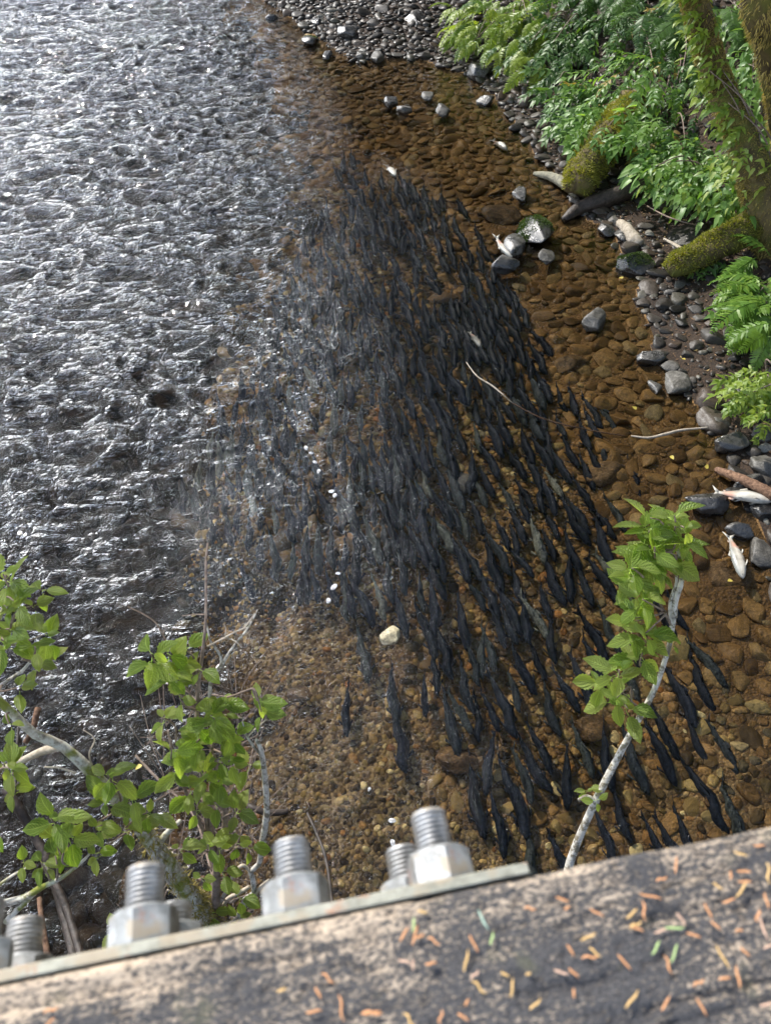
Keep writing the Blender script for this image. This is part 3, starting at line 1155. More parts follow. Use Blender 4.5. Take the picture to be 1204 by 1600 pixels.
SHOAL = 'dark salmon packed in the shoal'
far = MB()
for i, (x, y, hd) in enumerate(fish_at):
    me = random.choice(fish_variants)
    if i < 292:
        tag(place_fish(me, x, y, hd), 'dark blue-grey salmon swimming among many others in the dense shoal', 'salmon', SHOAL)
    else:
        n_ = len(me.vertices)
        V = np.empty(n_ * 3, np.float32)
        me.vertices.foreach_get('co', V)
        fq, ft = [], []
        for p in me.polygons:
            (fq if len(p.vertices) == 4 else ft).append(tuple(p.vertices))
        tv = np.empty(n_, np.float32)
        me.attributes['tint'].data.foreach_get('value', tv)
        far.add(xf(V.reshape(-1, 3), (x, y, random.uniform(-.155, -.085)), (random.gauss(0, .12), 0, hd), random.uniform(.47, .6)), [np.array(fq), np.array(ft)], tv)
if far.n:
    o = obj('salmon_shoal', far.mesh('salmon_shoal'), FISH)
    tag(o, 'far side of the salmon shoal thinning out under the rippled water', 'fish', None, 'stuff')
print('fish', len(fish_at))
for px, py, tx, lab, sc in [
        (990, 748, .26, 'lone slate salmon at the right edge of the shoal beside the brown cobbles', .5),
        (386, 908, .25, 'lone dark salmon over the pale gravel, furthest out towards the leafy alder', .46),
        (478, 905, .05, 'single dark salmon pointing down over the gravel between the shoal and the bare twigs', .5),
        (540, 1108, .05, 'small dim salmon over the golden gravel, lowest one left of the pale boulder', .42),
        (624, 1152, .12, 'long grey salmon alone on the gravel above the paired bolts', .58),
        (568, 1020, .12, 'thin greenish salmon just left of the pale tan boulder', .55),
        (540, 925, .0, 'dark salmon tip of the shoal pointing at the golden gravel', .55),
        (612, 1085, .18, 'greenish salmon below the pale tan boulder', .52)]:
    p0, p1 = at(px, py, -.13), at(px + 40 * tx, py + 40, -.13)
    o = place_fish(random.choice(fish_variants), p0.x, p0.y, math.atan2(p1.y - p0.y, p1.x - p0.x), -.13, sc)
    tag(o, lab, 'salmon')
dead_mesh = [fish_mesh('dead_salmon', 50 + i, b_, t_, .01, .17, .27) for i, (b_, t_) in enumerate([(.6, .3), (-.9, -.8), (.2, 1.0)])]
for me in dead_mesh:
    me.materials.append(DEAD)
for px, py, dx, dy, z, s, v, lab in [
        (1150, 868, 16, 62, .07, .46, 0, 'dead pale salmon with a red patch lying at the water edge by a grey boulder'),
        (1160, 775, 66, 14, .10, .46, 1, 'white salmon carcass lying under the reddish driftwood'),
        (780, 226, 30, 26, -.03, .45, 1, 'dead silvery salmon adrift in the upper brown pool'),
        (611, 266, 14, 22, -.02, .45, 0, 'pale dead salmon at the upper edge of the shoal'),
        (786, 388, 30, 34, -.0, .46, 2, 'thin white salmon carcass beside the mossy midstream rock'),
        (742, 530, 16, 26, -.05, .32, 0, 'pinkish dead salmon lying inside the dark shoal'),
        (428, 36 + 812, 40, 40, -.04, .0, 0, '')]:
    if not s:
        continue
    p0 = on_ground(px, py, .04) if z is None else at(px, py, z)
    p1 = on_ground(px + dx, py + dy, .04) if z is None else at(px + dx, py + dy, z)
    o = obj('dead_salmon', dead_mesh[v], None, None, p0)
    o.scale = (s,) * 3
    o.rotation_euler = (R(78), 0, 0)
    o.rotation_euler = (Matrix.Rotation(math.atan2(p1.y - p0.y, p1.x - p0.x), 3, 'Z') @ Matrix.Rotation(R(75 if v != 1 else -80), 3, 'X')).to_euler()
    tag(o, lab, 'dead salmon')

# ------------------------------------------------------------------ rocks that stand out
M_MOSS = leaf_mat('moss', (0.08, 0.11, 0.012), (0.30, 0.28, 0.04), False, .3, .7)
M_MOSSB = leaf_mat('brown_moss', (0.14, 0.12, 0.035), (0.36, 0.28, 0.085), False, .25, .8)
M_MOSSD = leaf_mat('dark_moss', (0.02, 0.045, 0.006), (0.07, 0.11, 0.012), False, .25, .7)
ROCKG = stone_mat('wet_grey_rock', [(0, (.022, .021, .019)), (.5, (.045, .042, .038)), (1, (.08, .075, .066))], (.16, .5), True, .6, 13, .8, 1.0, cs=1.0)
ROCKL = stone_mat('dry_grey_rock', [(0, (.07, .064, .054)), (.5, (.11, .102, .088)), (1, (.155, .145, .125))], (.3, .7), True, .5, 13, .4, 1.0, cs=1.0)
ROCKB = stone_mat('brown_rock', [(0, (.10, .06, .026)), (.5, (.16, .097, .042)), (1, (.21, .13, .06))], (.5, .8), True, .6, 10, .15, 1.0, 1.0)
ROCKT = stone_mat('tan_rock', [(0, (.40, .34, .21)), (1, (.44, .38, .24))], (.5, .8), True, .3, 14, .4, .7, 1.0)


def rock(px, py, w, h, m, label, moss=0, sunk=None, tall=.6, seed=0, yaw=0.0):
    z0 = 0.02
    for _ in range(3):
        p = at(px, py, z0)
        a_ = w * .5 / FPX * depth_of(p.x, p.y, z0)
        el = math.atan2(CAM.z - z0, math.hypot(p.x, p.y))
        H = h * .5 / FPX * depth_of(p.x, p.y, z0)
        c_ = a_ * tall
        b_ = max(.45 * a_, min(1.6 * a_, math.sqrt(max(1e-6, H * H - (c_ * math.cos(el)) ** 2 * .5)) / math.sin(el)))
        g = gz(p.x, p.y)
        z0 = (max(g, -.025) + c_ * .32) if sunk is None else (-sunk - c_)
    V, F = stone_shape(3, 500 + seed, 15, .08, .5)
    V = V * (1 + .09 * (fbm(V * 5 + seed, 3, seed) - .5))[:, None]
    V = V * (a_, b_, c_)
    me = mesh_np('rock', V, [F], True)
    o = obj('rock', me, m, None, p)
    o.rotation_euler = (random.gauss(0, .06), random.gauss(0, .06), yaw)
    tag(o, label, 'rock')
    if moss:
        P, ff, tt = fuzz(V, F, int(moss), .018, .006, seed, .1, lambda c, n: sstep(.35, .75, n[:, 2]) * (c[:, 1] > -b_ * .45), clump=3.0)
        mo = obj('moss', mesh_np('moss', P, ff, False, tt), M_MOSSD, o, (0, 0, 0))
        tag(mo, kind='stuff')
    return o


for r_ in [
        (832, 362, 60, 52, ROCKG, 'mossy grey boulder in the brown shallows, largest of its cluster', 3500),
        (806, 386, 42, 36, ROCKG, 'wet grey rock in front of the mossy boulder'),
        (789, 412, 46, 24, ROCKG, 'flat grey rock at the lower end of the midstream cluster'),
        (853, 400, 28, 24, ROCKL, 'small pale rock to the right of the midstream cluster'),
        (928, 501, 38, 34, ROCKL, 'pale wet rock standing alone in the brown shallows'),
        (1014, 562, 44, 22, ROCKG, 'low dark rock at the edge of the brown shallows, left of the pale pebbles'),
        (1046, 574, 30, 20, ROCKL, 'small rounded pale rock touching the larger round one'),
        (1060, 600, 46, 40, ROCKL, 'large round grey rock at the water edge'),
        (1023, 606, 24, 22, ROCKG, 'small shiny rock just off the waterline by the round rock'),
        (1105, 790, 76, 40, ROCKG, 'big dark half sunk boulder behind the alder sapling leaves'),
        (1188, 866, 40, 60, ROCKL, 'upright pale boulder beside the dead red patched salmon'),
        (1142, 694, 60, 30, ROCKG, 'long dark rock lying across the bank edge'),
        (1190, 728, 50, 36, ROCKL, 'pale angular rock above the reddish driftwood'),
        (1172, 610, 54, 40, ROCKG, 'dark boulder tucked under the low bright green plant'),
        (1190, 676, 40, 26, ROCKL, 'smooth pale rock on the bank under the dark boulder'),
        (1120, 660, 40, 20, ROCKL, 'flat mottled rock at the end of the pale stick'),
        (1188, 797, 34, 30, ROCKG, 'grey rock below the white carcass'),
        (1154, 828, 46, 28, ROCKG, 'wet brown-grey rock above the dead salmon tail'),
        (1165, 756, 60, 24, ROCKG, 'long speckled rock beside the reddish driftwood'),
        (610, 994, 33, 34, ROCKT, 'pale tan boulder on the gravel at the edge of the shoal'),
        (990, 415, 62, 40, ROCKG, 'dark mossy rock at the foot of the fallen log', 2200),
        (812, 304, 26, 28, ROCKG, 'dark pointed rock alone above the mossy boulder'),
        (945, 358, 26, 24, ROCKG, 'bluish grey rock left of the pale dead wood'),
        (972, 366, 28, 26, ROCKG, 'shiny grey rock touching the pale dead wood'),
        (958, 345, 18, 14, ROCKL, 'little pale rock on top of the bluish pair'),
        (690, 172, 26, 20, ROCKL, 'speckled pale rock in the upper pool, nearest the shoal'),
        (610, 160, 24, 18, ROCKG, 'dark rock at the left end of the upper pool stones'),
        (630, 173, 28, 14, ROCKL, 'flat pale rock in front of the upper pool stones'),
        (668, 150, 20, 18, ROCKL, 'angular pale rock in the middle of the upper pool stones'),
        (758, 160, 30, 15, ROCKG, 'low dark rock near the right shore of the upper pool'),
        (748, 113, 44, 24, ROCKG, 'wide dark boulder where the pool meets the pebble shore'),
        (483, 64, 28, 22, ROCKG, 'greenish boulder at the corner of the gravel bar in the current', 200),
        (510, 87, 16, 12, ROCKG, 'small black rock below the greenish corner boulder'),
        (495, 36, 20, 18, ROCKG, 'dark boulder on the outer edge of the gravel bar'),
        (425, 30, 20, 10, ROCKG, 'low black rock breaking the bright current'),
        (565, 88, 18, 26, ROCKL, 'upright pale rock standing in the upper pool'),
        (591, 90, 24, 18, ROCKL, 'angular two toned rock right of the upright pale one'),
        (647, 33, 38, 28, ROCKG, 'largest dark boulder lying on the gravel bar'),
        (543, 50, 34, 24, ROCKG, 'dark jagged rock at the pool edge of the gravel bar'),
        ]:
    rock(*r_[:6], moss=(r_[6] if len(r_) > 6 else 0), seed=int(r_[0] + r_[1]), yaw=random.uniform(-.3, .3))
for r_ in [
        (1140, 908, 110, 60, ROCKB, 'big flat brown rock under water by the dead salmon', .03, .35),
        (783, 336, 66, 28, ROCKB, 'flat rust coloured slab under water above the mossy boulder', .03, .3),
        (690, 466, 52, 20, ROCKB, 'orange brown slab under water within the shoal', .05, .35),
        (945, 742, 76, 42, ROCKB, 'large lumpy brown rock under water at the right edge of the shoal', .04, .4),
        (722, 755, 40, 32, ROCKL, 'pale greenish rock under water in the middle of the shoal', .12, .4),
        (885, 570, 70, 26, ROCKB, 'flat olive brown rock under water above the stray twig', .04, .35),
        (545, 850, 60, 36, ROCKB, 'round rust brown rock under water on the gravel left of the shoal', .10, .45),
        (470, 1085, 46, 30, ROCKB, 'dark rounded rock under water in the open gravel', .10, .4),
        (715, 1190, 70, 50, ROCKB, 'amber rock under water below the splashing', .08, .4),
        (920, 1140, 60, 50, ROCKB, 'mottled red brown rock under water behind the sapling stem', .08, .45)]:
    rock(*r_[:6], sunk=r_[6], tall=r_[7], seed=int(r_[0] + r_[1]), yaw=random.uniform(-.3, .3))

# foam flecks and shells
M_WHITE = stone_mat('white_foam', [(0, (.5, .5, .5)), (1, (.6, .6, .6))], (.4, .6))
for px, py, w in [(478, 700, 9), (486, 708, 7), (492, 722, 7), (498, 736, 8), (518, 768, 9), (523, 774, 8), (528, 896, 7), (521, 917, 12), (513, 939, 10), (612, 1282, 11), (613, 1316, 10), (577, 1233, 6)]:
    p = at(px, py, .004)
    V, F = stone_shape(2, px, 5, .12)
    r_ = w * .5 / FPX * depth_of(p.x, p.y, 0)
    o = obj('foam_fleck', mesh_np('foam_fleck', V * (r_ * 1.2, r_ * .8, .006), [F], True), M_WHITE, None, p)
    o.rotation_euler.z = random.uniform(0, 3)
    tag(o, 'small white fleck of foam floating on the clear water', 'foam', 'white foam flecks on the water')
M_YEL = leaf_mat('yellow_leaf', (.30, .22, .03), (.36, .29, .05), True, .3)
yl = MB().add(*blade(.055, .036, 7, .2, -.1, .06)[:2]).mesh('fallen_leaf')
yl.materials.append(M_YEL)
for px, py, lab in [(994, 639, 'tiny yellow leaf over the brown cobbles in the shallows'), (1047, 712, 'yellow leaf sunk among cobbles below the pale stick'),
                    (1142, 906, 'small yellow leaf on the big flat brown rock'), (1065, 560, 'yellow leaf among the pebbles above the round rock'),
                    (973, 434, 'orange yellow leaf on the wet ground by the dark mossy rock'), (221, 1194, 'yellow leaf caught in the rough water left of the alder leaves'),
                    (1102, 732, 'pale yellow leaf by the end of the reddish driftwood')]:
    z = max(0.0, gz(*at(px, py)[:2])) + .03
    o = obj('fallen_leaf', yl, None, None, at(px, py, z))
    o.rotation_euler = (random.gauss(0, .2), random.gauss(0, .2), random.uniform(0, 6))
    tag(o, lab, 'leaf')

# ------------------------------------------------------------------ dead wood, logs and trees on the bank
M_PALEWOOD = bark_mat('bleached_wood', (.22, .18, .13), (.42, .36, .28), 30, (1, 1, 1), .5)
M_REDWOOD = bark_mat('reddish_driftwood', (.06, .03, .018), (.24, .14, .085), 40, (1, 1, 1), 1.0)
M_DARKWOOD = bark_mat('wet_dark_wood', (.014, .011, .009), (.06, .045, .035), 26, (1, 1, 1), .8, .45)
M_BARK = bark_mat('mossy_bark', (.045, .03, .016), (.13, .1, .04), 9, (1, 1, .35), 1.0, .9, None, (.10, .10, .02), .03)
M_ALDER = bark_mat('pale_alder_bark', (.26, .24, .20), (.50, .47, .41), 34, (1, 1, 1), .9, .8, (.15, .13, .09), None, .006)
M_LICHEN = bark_mat('lichen_bark', (.13, .10, .07), (.5, .46, .38), 34, (1, 1, 1), .9, .9, (.5, .48, .4), (.16, .17, .03), .006)
M_TWIG = bark_mat('twig_bark', (.10, .07, .05), (.25, .19, .15), 40, (1, 1, 1), .4)


def sticks(name, label, cat, pts, radii, m, n=7, rough=.15, part=None):
    V, F, U = tube(pts, radii, n, rough, int(abs(pts[0].x) * 100))
    base = Vector(pts[0])
    me = mesh_np(name, V - np.array(base), F, True, None, U)
    o = obj(name, me, m, None, base)
    tag(o, label, cat)
    return o


def gpts(L):
    return [on_ground(a, b, c) for a, b, c in L]


sticks('fallen_stick', 'pale crooked stick reaching from the pebbles into the brown shallows', 'stick', [at(985, 681, .02), at(1012, 684, .03), at(1040, 678, .05), at(1065, 672, .06), at(1106, 668, .09)], [.008, .012, .016, .013, .008], M_PALEWOOD)
sticks('fallen_stick', 'thin reddish twig lying under water from the shoal towards the pale stick', 'twig', [at(800, 630, -.03), at(850, 655, -.02), at(920, 672, -.02), at(975, 681, -.01)], [.007, .008, .007, .005], M_REDWOOD)
sticks('fallen_stick', 'pale pink twig floating over the dark shoal', 'twig', [at(728, 566, .01), at(745, 588, .015), at(770, 604, .012), at(800, 630, -.01)], [.005, .008, .009, .007], M_PALEWOOD)
sticks('driftwood', 'reddish driftwood pole lying over the speckled rock at the bank', 'driftwood', [on_ground(1118, 734, .06), on_ground(1160, 750, .10), on_ground(1216, 778, .12)], [.03, .045, .05], M_REDWOOD, 11, .35)
sticks('driftwood', 'short pale dead wood between the shiny grey rocks', 'driftwood', gpts([(966, 348, .06), (978, 358, .08), (990, 374, .05), (1000, 382, .03)]), [.05, .07, .09, .05], M_PALEWOOD, 9, .25)
sticks('dead_limb', 'dead grey limb poking into the pool beside the mossy log end', 'branch', gpts([(834, 272, .06), (860, 276, .12), (884, 288, .16), (902, 300, .14)]), [.03, .06, .08, .09], bark_mat('grey_limb', (.10, .095, .075), (.26, .24, .17), 16), 9, .2)
sticks('root_log', 'dark wet root lying behind the mossy log end', 'root', gpts([(880, 345, .05), (905, 326, .08), (945, 312, .10), (1000, 292, .16), (1040, 280, .2)]), [.05, .1, .12, .11, .08], M_DARKWOOD, 9, .25)
sticks('dead_limb', 'pale broken twig sticking out above the fallen mossy log', 'twig', gpts([(1036, 373, .18), (1052, 382, .22), (1075, 396, .25)]), [.012, .02, .028], M_PALEWOOD, 6)
sticks('dead_limb', 'thin arching twig hanging over the pebbles below the leafy bush', 'twig', gpts([(1010, 322, .2), (1040, 338, .4), (1070, 348, .4), (1092, 352, .3)]), [.008, .009, .008, .006], M_TWIG, 5)


def mossy(name, label, cat, pts, radii, nfuzz, mm=M_MOSS, length=.035, droop=.5, part='trunk', side=None, n=18, rough=.22):
    base = Vector(pts[0])
    t = thing(name, label, cat, base)
    V, F, U = tube(pts, radii, n, rough, len(label))
    V = V - np.array(base)
    obj(part, mesh_np(part, V, F, True, None, U), M_BARK, t, (0, 0, 0))
    P, ff, tt = fuzz(V, F[0], nfuzz, length, length * .16, len(label), droop, side)
    mo = obj('moss', mesh_np('moss', P, ff, False, tt), mm, t, (0, 0, 0))
    tag(mo, kind='stuff')
    return t, V, F


up = lambda c, n: .06 + sstep(-.1, .5, n[:, 2])
allr = lambda c, n: .35 + .65 * sstep(-.3, .3, n[:, 2] - n[:, 0] * .5)
t1, _, _ = mossy('fallen_log', 'bright moss covered log end sloping into the pool', 'log',
                 gpts([(896, 302, .22), (905, 282, .28), (925, 250, .34), (950, 215, .4), (985, 170, .45)]), [.16, .23, .25, .25, .24], 9000, M_MOSS, .045, .2, 'log', up, rough=.3)
mossy('fallen_log', 'long fallen log with yellow green moss lying on the dark bank', 'log',
      gpts([(1046, 425, .10), (1062, 412, .2), (1095, 396, .26), (1150, 366, .32), (1190, 346, .36), (1250, 316, .4)]), [.10, .15, .16, .18, .2, .22], 8000, M_MOSS, .04, .3, 'log', up, rough=.3)

b1 = on_ground(1212, 392, 0)
trunk_pts = [b1 + Vector((.25, .1, -.4)), at(1198, 335, b1.z + .35), at(1166, 240, b1.z + .85), at(1126, 140, b1.z + 1.3), at(1098, 60, b1.z + 1.75), at(1078, -30, b1.z + 2.25)]
tp = trunk_pts[-1]
trunk_pts += [tp + Vector((-.5, .5, 1.0)), tp + Vector((-.9, 1.3, 2.6)), tp + Vector((-1.1, 2.0, 5.0))]
tr1, tv, tf_ = mossy('mossy_tree', 'leaning tree trunk wrapped in brown and green moss, the nearer of the two', 'tree', trunk_pts, [.32, .23, .165, .145, .135, .14, .15, .14, .09], 30000, M_MOSSB, .034, .8, 'trunk', allr, 22)
b2 = on_ground(1232, 250, 0)
p2 = [b2 + Vector((.2, 0, -.3)), at(1234, 200, b2.z + .6), at(1218, 120, b2.z + 1.2), at(1204, 50, b2.z + 1.7), at(1190, -30, b2.z + 2.2)]
q2 = p2[-1]
p2 += [q2 + Vector((-.2, .6, 1.6)), q2 + Vector((-.3, 1.2, 4.5))]
tr2, _, _ = mossy('mossy_tree', 'mossy trunk at the upper right corner behind the leaning one', 'tree', p2, [.26, .21, .18, .18, .18, .17, .10], 18000, M_MOSSB, .042, .8, 'trunk', allr, 20)
# crowns: leaf-sized faces in clumps
M_CROWN = leaf_mat('alder_crown_leaf', (.035, .075, .012), (.09, .16, .025), False, .35, .5)
M_NEEDLE = leaf_mat('conifer_needle', (.015, .035, .010), (.035, .07, .018), False, .15, .6)


def leaf_cloud(centers, radii, count, size, seed):
    g = np.random.default_rng(seed)
    ci = g.integers(0, len(centers), count)
    d = g.normal(size=(count, 3))
    d /= np.linalg.norm(d, axis=1)[:, None]
    p = np.array(centers)[ci] + d * (np.array(radii)[ci] * g.random(count) ** .45)[:, None]
    a_ = g.normal(size=(count, 3)); a_ /= np.linalg.norm(a_, axis=1)[:, None]
    b_ = np.cross(a_, g.normal(size=(count, 3))); b_ /= np.linalg.norm(b_, axis=1)[:, None]
    s = (size * g.uniform(.6, 1.3, count))[:, None]
    P = np.stack([p - a_ * s, p + b_ * s * .5, p + a_ * s, p - b_ * s * .5], 1).reshape(-1, 3)
    return P, [np.arange(count * 4).reshape(-1, 4)], np.repeat(g.random(count), 4)


def crown_on(t, centers, radii, count, size, m, seed):
    P, f, tt = leaf_cloud(centers, radii, count, size, seed)
    o = obj('crown', mesh_np('crown', P - np.array(t.location), f, False, tt), m, t, (0, 0, 0))
    return o


g_ = random.Random(4)
top1 = trunk_pts[-1]
cs = [top1 + Vector((g_.uniform(-2.0, 2.2), g_.uniform(-1.0, 2.6), g_.uniform(-1.3, 3.2))) for _ in range(26)]
cs = [c for c in cs if c.z > 6.3]
crown_on(tr1, [tuple(c) for c in cs], [g_.uniform(.5, .95) for _ in cs], 4200, .09, M_CROWN, 1)
for c in cs[:7]:
    V, F, U = tube([trunk_pts[-2], (trunk_pts[-2] + c) / 2 + Vector((0, 0, .4)), c], [.07, .05, .02], 6)
    obj('limb', mesh_np('limb', V - np.array(tr1.location), F, True), M_BARK, tr1, (0, 0, 0))
top2 = p2[-1]
cs = [top2 + Vector((g_.uniform(-2.2, 2.2), g_.uniform(-1.5, 2.5), g_.uniform(-1, 3))) for _ in range(20)]
cs = [c for c in cs if c.z > 6.3]
crown_on(tr2, [tuple(c) for c in cs], [g_.uniform(.5, 1.0) for _ in cs], 4500, .09, M_CROWN, 2)


def conifer_mesh(h, seed):
    g = np.random.default_rng(seed)
    b = MB()
    n = int(h * 13)
    for i in range(n):
        t = (i + g.random()) / n
        z = h * (.10 + .9 * t)
        L = (h * .2) * (1 - t) ** .8 + .25
        az = g.uniform(0, 2 * math.pi)
        m = 12
        for q in range(m):
            f = (q + 1) / m
            c = np.array([L * f * math.cos(az), L * f * math.sin(az), z - L * .45 * f * f])
            w = .12 + .30 * L * (1 - f) * .55
            for s in (-1, 1):
                sd_ = np.array([-math.sin(az), math.cos(az), -.25]) * s
                out = np.array([math.cos(az), math.sin(az), -.35])
                P = np.array([c, c + out * w * .7 + sd_ * w * .3, c + sd_ * w + out * w * .8, c + sd_ * w * .55 - out * .02])
                P += g.normal(0, .03, P.shape)
                b.add(P, [np.array([[0, 1, 2, 3]])], g.random())
    return b.mesh('crown', False)


con = [conifer_mesh(15, 1), conifer_mesh(12, 2)]
for me in con:
    me.materials.append(M_NEEDLE)
con_tr = []
for h in (15, 12):
    V, F, U = tube([Vector((0, 0, -.5)), Vector((.05, 0, h * .5)), Vector((0, 0, h * .98))], [.26, .17, .02], 9, .1)
    me = mesh_np('trunk', V, F, True)
    me.materials.append(M_BARK)
    con_tr.append(me)
CONS = [(0.0, 27.6, 0), (-2.8, 31.5, 0), (2.3, 26.2, 0), (2.9, 23.2, 1), (3.9, 26.5, 0), (5.2, 22.0, 0), (7.2, 18.5, 1), (8.5, 16.4, 0), (10.2, 13.6, 1), (11.5, 10.5, 0), (12.4, 7.0, 1), (7.4, 23.5, 0), (-1.6, 29.0, 0), (-3.8, 34.5, 0),
        (10.5, 19.5, 0), (13.0, 15.0, 0), (12.0, 3.0, 0), (-7.0, 42.0, 0), (-10.5, 52.0, 0), (1.0, 31.0, 0)]
for i, (x, y, v) in enumerate(CONS):
    t = thing('conifer_tree', 'tall dark conifer on the right bank above the river', 'tree', (x, y, gz(x, y)), 'conifers behind the bank')
    s = random.uniform(.85, 1.15)
    t.rotation_euler.z = random.uniform(0, 6)
    t.scale = (s, s, s)
    obj('trunk', con_tr[v], None, t, (0, 0, 0))
    obj('crown', con[v], None, t, (0, 0, 0))

# unseen broadleaf trees added so their crowns darken the sky reflected in the stream
for i, (x, y, hx) in enumerate([(5.6, 6.6, 0), (5.9, 3.4, 0), (6.2, 10.6, 0), (5.4, 14.0, 1)]):
    t = thing('added_shade_alder', 'unseen broadleaf tree added on the right bank to darken reflections in the water', 'tree', (x, y, gz(x, y) - .1), 'added broadleaf trees darkening the reflections')
    lean = Vector((-1.4, 0, 0))
    V, F, U = tube([Vector((0, 0, 0)), Vector((.1, 0, 4)), Vector((-.5, .1, 8)), Vector((-1.4, 0, 12))], [.26, .2, .15, .06], 10, .15)
    obj('trunk', mesh_np('trunk', V, F, True, None, U), M_BARK, t, (0, 0, 0))
    cs = [Vector((g_.uniform(-5.0, 1.5), g_.uniform(-2.6, 2.6), g_.uniform(8.4, 12.5))) for _ in range(30)]
    if hx:
        cs = [Vector((g_.uniform(-7.2, .5), g_.uniform(-2.6, 3.0), g_.uniform(8.8, 12.8))) for _ in range(46)]  # wider crown, shaped to darken reflections over the shoal
    for c in cs[:8]:
        s0 = Vector((-.5, .1, 7.5 + g_.random()))
        V, F, U = tube([s0, (s0 + c) / 2 + Vector((0, 0, .4)), c], [.08, .05, .02], 6)
        obj('limb', mesh_np('limb', V, F, True), M_BARK, t, (0, 0, 0))
    P, f, tt = leaf_cloud([tuple(c) for c in cs], [g_.uniform(.7, 1.2) for _ in cs], 14000 if hx else 9000, .11, 40 + i)
    obj('crown', mesh_np('crown', P, f, False, tt), M_CROWN, t, (0, 0, 0))

# ------------------------------------------------------------------ shrubs and ferns on the bank
M_LEAFP = leaf_mat('salmonberry_leaf', (.09, .19, .04), (.18, .30, .07), False, .45, .42)
M_LEAFY = leaf_mat('lime_leaf', (.13, .22, .03), (.26, .33, .05), False, .48, .42)
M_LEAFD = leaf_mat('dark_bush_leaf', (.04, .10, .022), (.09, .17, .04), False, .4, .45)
M_FERN = leaf_mat('fern_frond', (.09, .19, .025), (.17, .28, .04), False, .45, .45)
M_TAN = leaf_mat('withered_leaf', (.28, .2, .06), (.36, .28, .08), False, .4, .5)
PIN = {}


def pin_mesh(kind, m):
    if (kind, m.name) not in PIN:
        out = []
        for s in range(5):
            if kind == 'long':
                me = pinnate(.42, 4, .145, s + 10)
            elif kind == 'wide':
                me = pinnate(.21, 1, .135, s + 30, .3, 1.2)
            elif kind == 'small':
                me = pinnate(.26, 4, .09, s + 50)
            else:
                me = frond(.62, s + 70)
            me.materials.append(m)
            out.append(me)
        PIN[(kind, m.name)] = out
    return PIN[(kind, m.name)]


def ground_many(px, py, lift):
    z = np.zeros(len(px))
    for _ in range(14):
        u, v = (px - 602) / FPX, (py - 800) / FPX
        d = (CAM.z - z - lift) / (SP + v * CP)
        z = .5 * z + .5 * np.maximum(height(d * u, d * (CP - v * SP)), -2)
    u, v = (px - 602) / FPX, (py - 800) / FPX
    d = (CAM.z - z - lift) / (SP + v * CP)
    return np.stack([d * u, d * (CP - v * SP), z + lift], -1)


def shrub(name, label, cat, base, blobs, kind, m, count, lift=(.25, .9), face=(-.75, -.65), size=1.0, part='leaf', seed=0, tilt=.35, stems=6, odd=None, group=None, on=None):
    """blobs: (px, py, rx, ry) ellipses in which the leaves show; each leaf is raised over the ground it hangs above"""
    g = np.random.default_rng(seed)
    b = on_ground(base[0], base[1], 0)
    t = thing(name, label, cat, b, group)
    area = np.array([c[2] * c[3] for c in blobs], float)
    bi = g.choice(len(blobs), count, p=area / area.sum())
    B = np.array(blobs, float)[bi]
    an, rr = g.uniform(0, 6.283, count), np.sqrt(g.random(count))
    px, py = B[:, 0] + B[:, 2] * rr * np.cos(an), B[:, 1] + B[:, 3] * rr * np.sin(an)
    lf = g.uniform(lift[0], lift[1], count) * (1 - .35 * rr)
    P = ground_many(px, py, lf) if on is None else on(g, count)
    if on is not None:
        px, py = pix(P[:, 0], P[:, 1], P[:, 2])
        B = np.stack([px + 18, py, 0 * px + 30, 0 * px + 40], -1)
    ms = pin_mesh(kind, m)
    mo = pin_mesh(kind, odd) if odd else None
    ff = math.atan2(face[1], face[0])
    for i in range(count):
        o = bpy.data.objects.new(part, (mo if mo and g.random() < .06 else ms)[int(g.integers(0, 5))])
        COL.objects.link(o)
        o.parent = t
        o.location = Vector(P[i]) - b
        # outward from the middle of its blob, and towards the light over the river
        ox = (px[i] - B[i, 0]) / B[i, 2]
        oy = -(py[i] - B[i, 1]) / B[i, 3]
        az = math.atan2(math.sin(ff) + .9 * oy + g.normal(0, .35), math.cos(ff) + .9 * ox + g.normal(0, .35))
        o.rotation_euler = (g.normal(0, .3), tilt * .4 + g.normal(0, .28), az)
        s = size * g.uniform(.7, 1.2)
        o.scale = (s, s, s)
    for i in range(stems):
        q = Vector(P[i]) - b
        mid = q * .5 + Vector((g.normal(0, .08), g.normal(0, .08), .12 + .1 * q.length))
        V, F, U = tube([Vector((g.normal(0, .05), g.normal(0, .05), -.1)), mid, q], [.014, .01, .005], 5)
        obj('stem', mesh_np('stem', V, F, True), M_TWIG, t, (0, 0, 0))
    return t


shrub('salmonberry_bush', 'broad bush of long pointed leaflets hanging over the mossy log end', 'bush', (1010, 215),
      [(985, 130, 70, 50), (960, 175, 60, 45), (1000, 185, 50, 45), (915, 175, 24, 36), (1010, 110, 40, 30)], 'long', M_LEAFP, 165, (.3, 1.0), seed=1, odd=M_TAN)
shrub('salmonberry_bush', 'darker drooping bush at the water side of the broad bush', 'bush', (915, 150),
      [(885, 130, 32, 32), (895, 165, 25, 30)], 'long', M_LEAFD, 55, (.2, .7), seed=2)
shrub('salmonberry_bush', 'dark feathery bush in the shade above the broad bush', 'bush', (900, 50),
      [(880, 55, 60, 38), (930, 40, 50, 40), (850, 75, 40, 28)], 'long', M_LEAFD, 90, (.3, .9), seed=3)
shrub('elder_bush', 'bright wide leaved bush over the long fallen log', 'bush', (1120, 300),
      [(1060, 270, 60, 36), (1105, 285, 66, 36), (1080, 250, 50, 35), (1130, 315, 34, 18), (1030, 260, 30, 25)], 'wide', M_LEAFP, 300, (.3, .9), seed=4, odd=M_LEAFY)
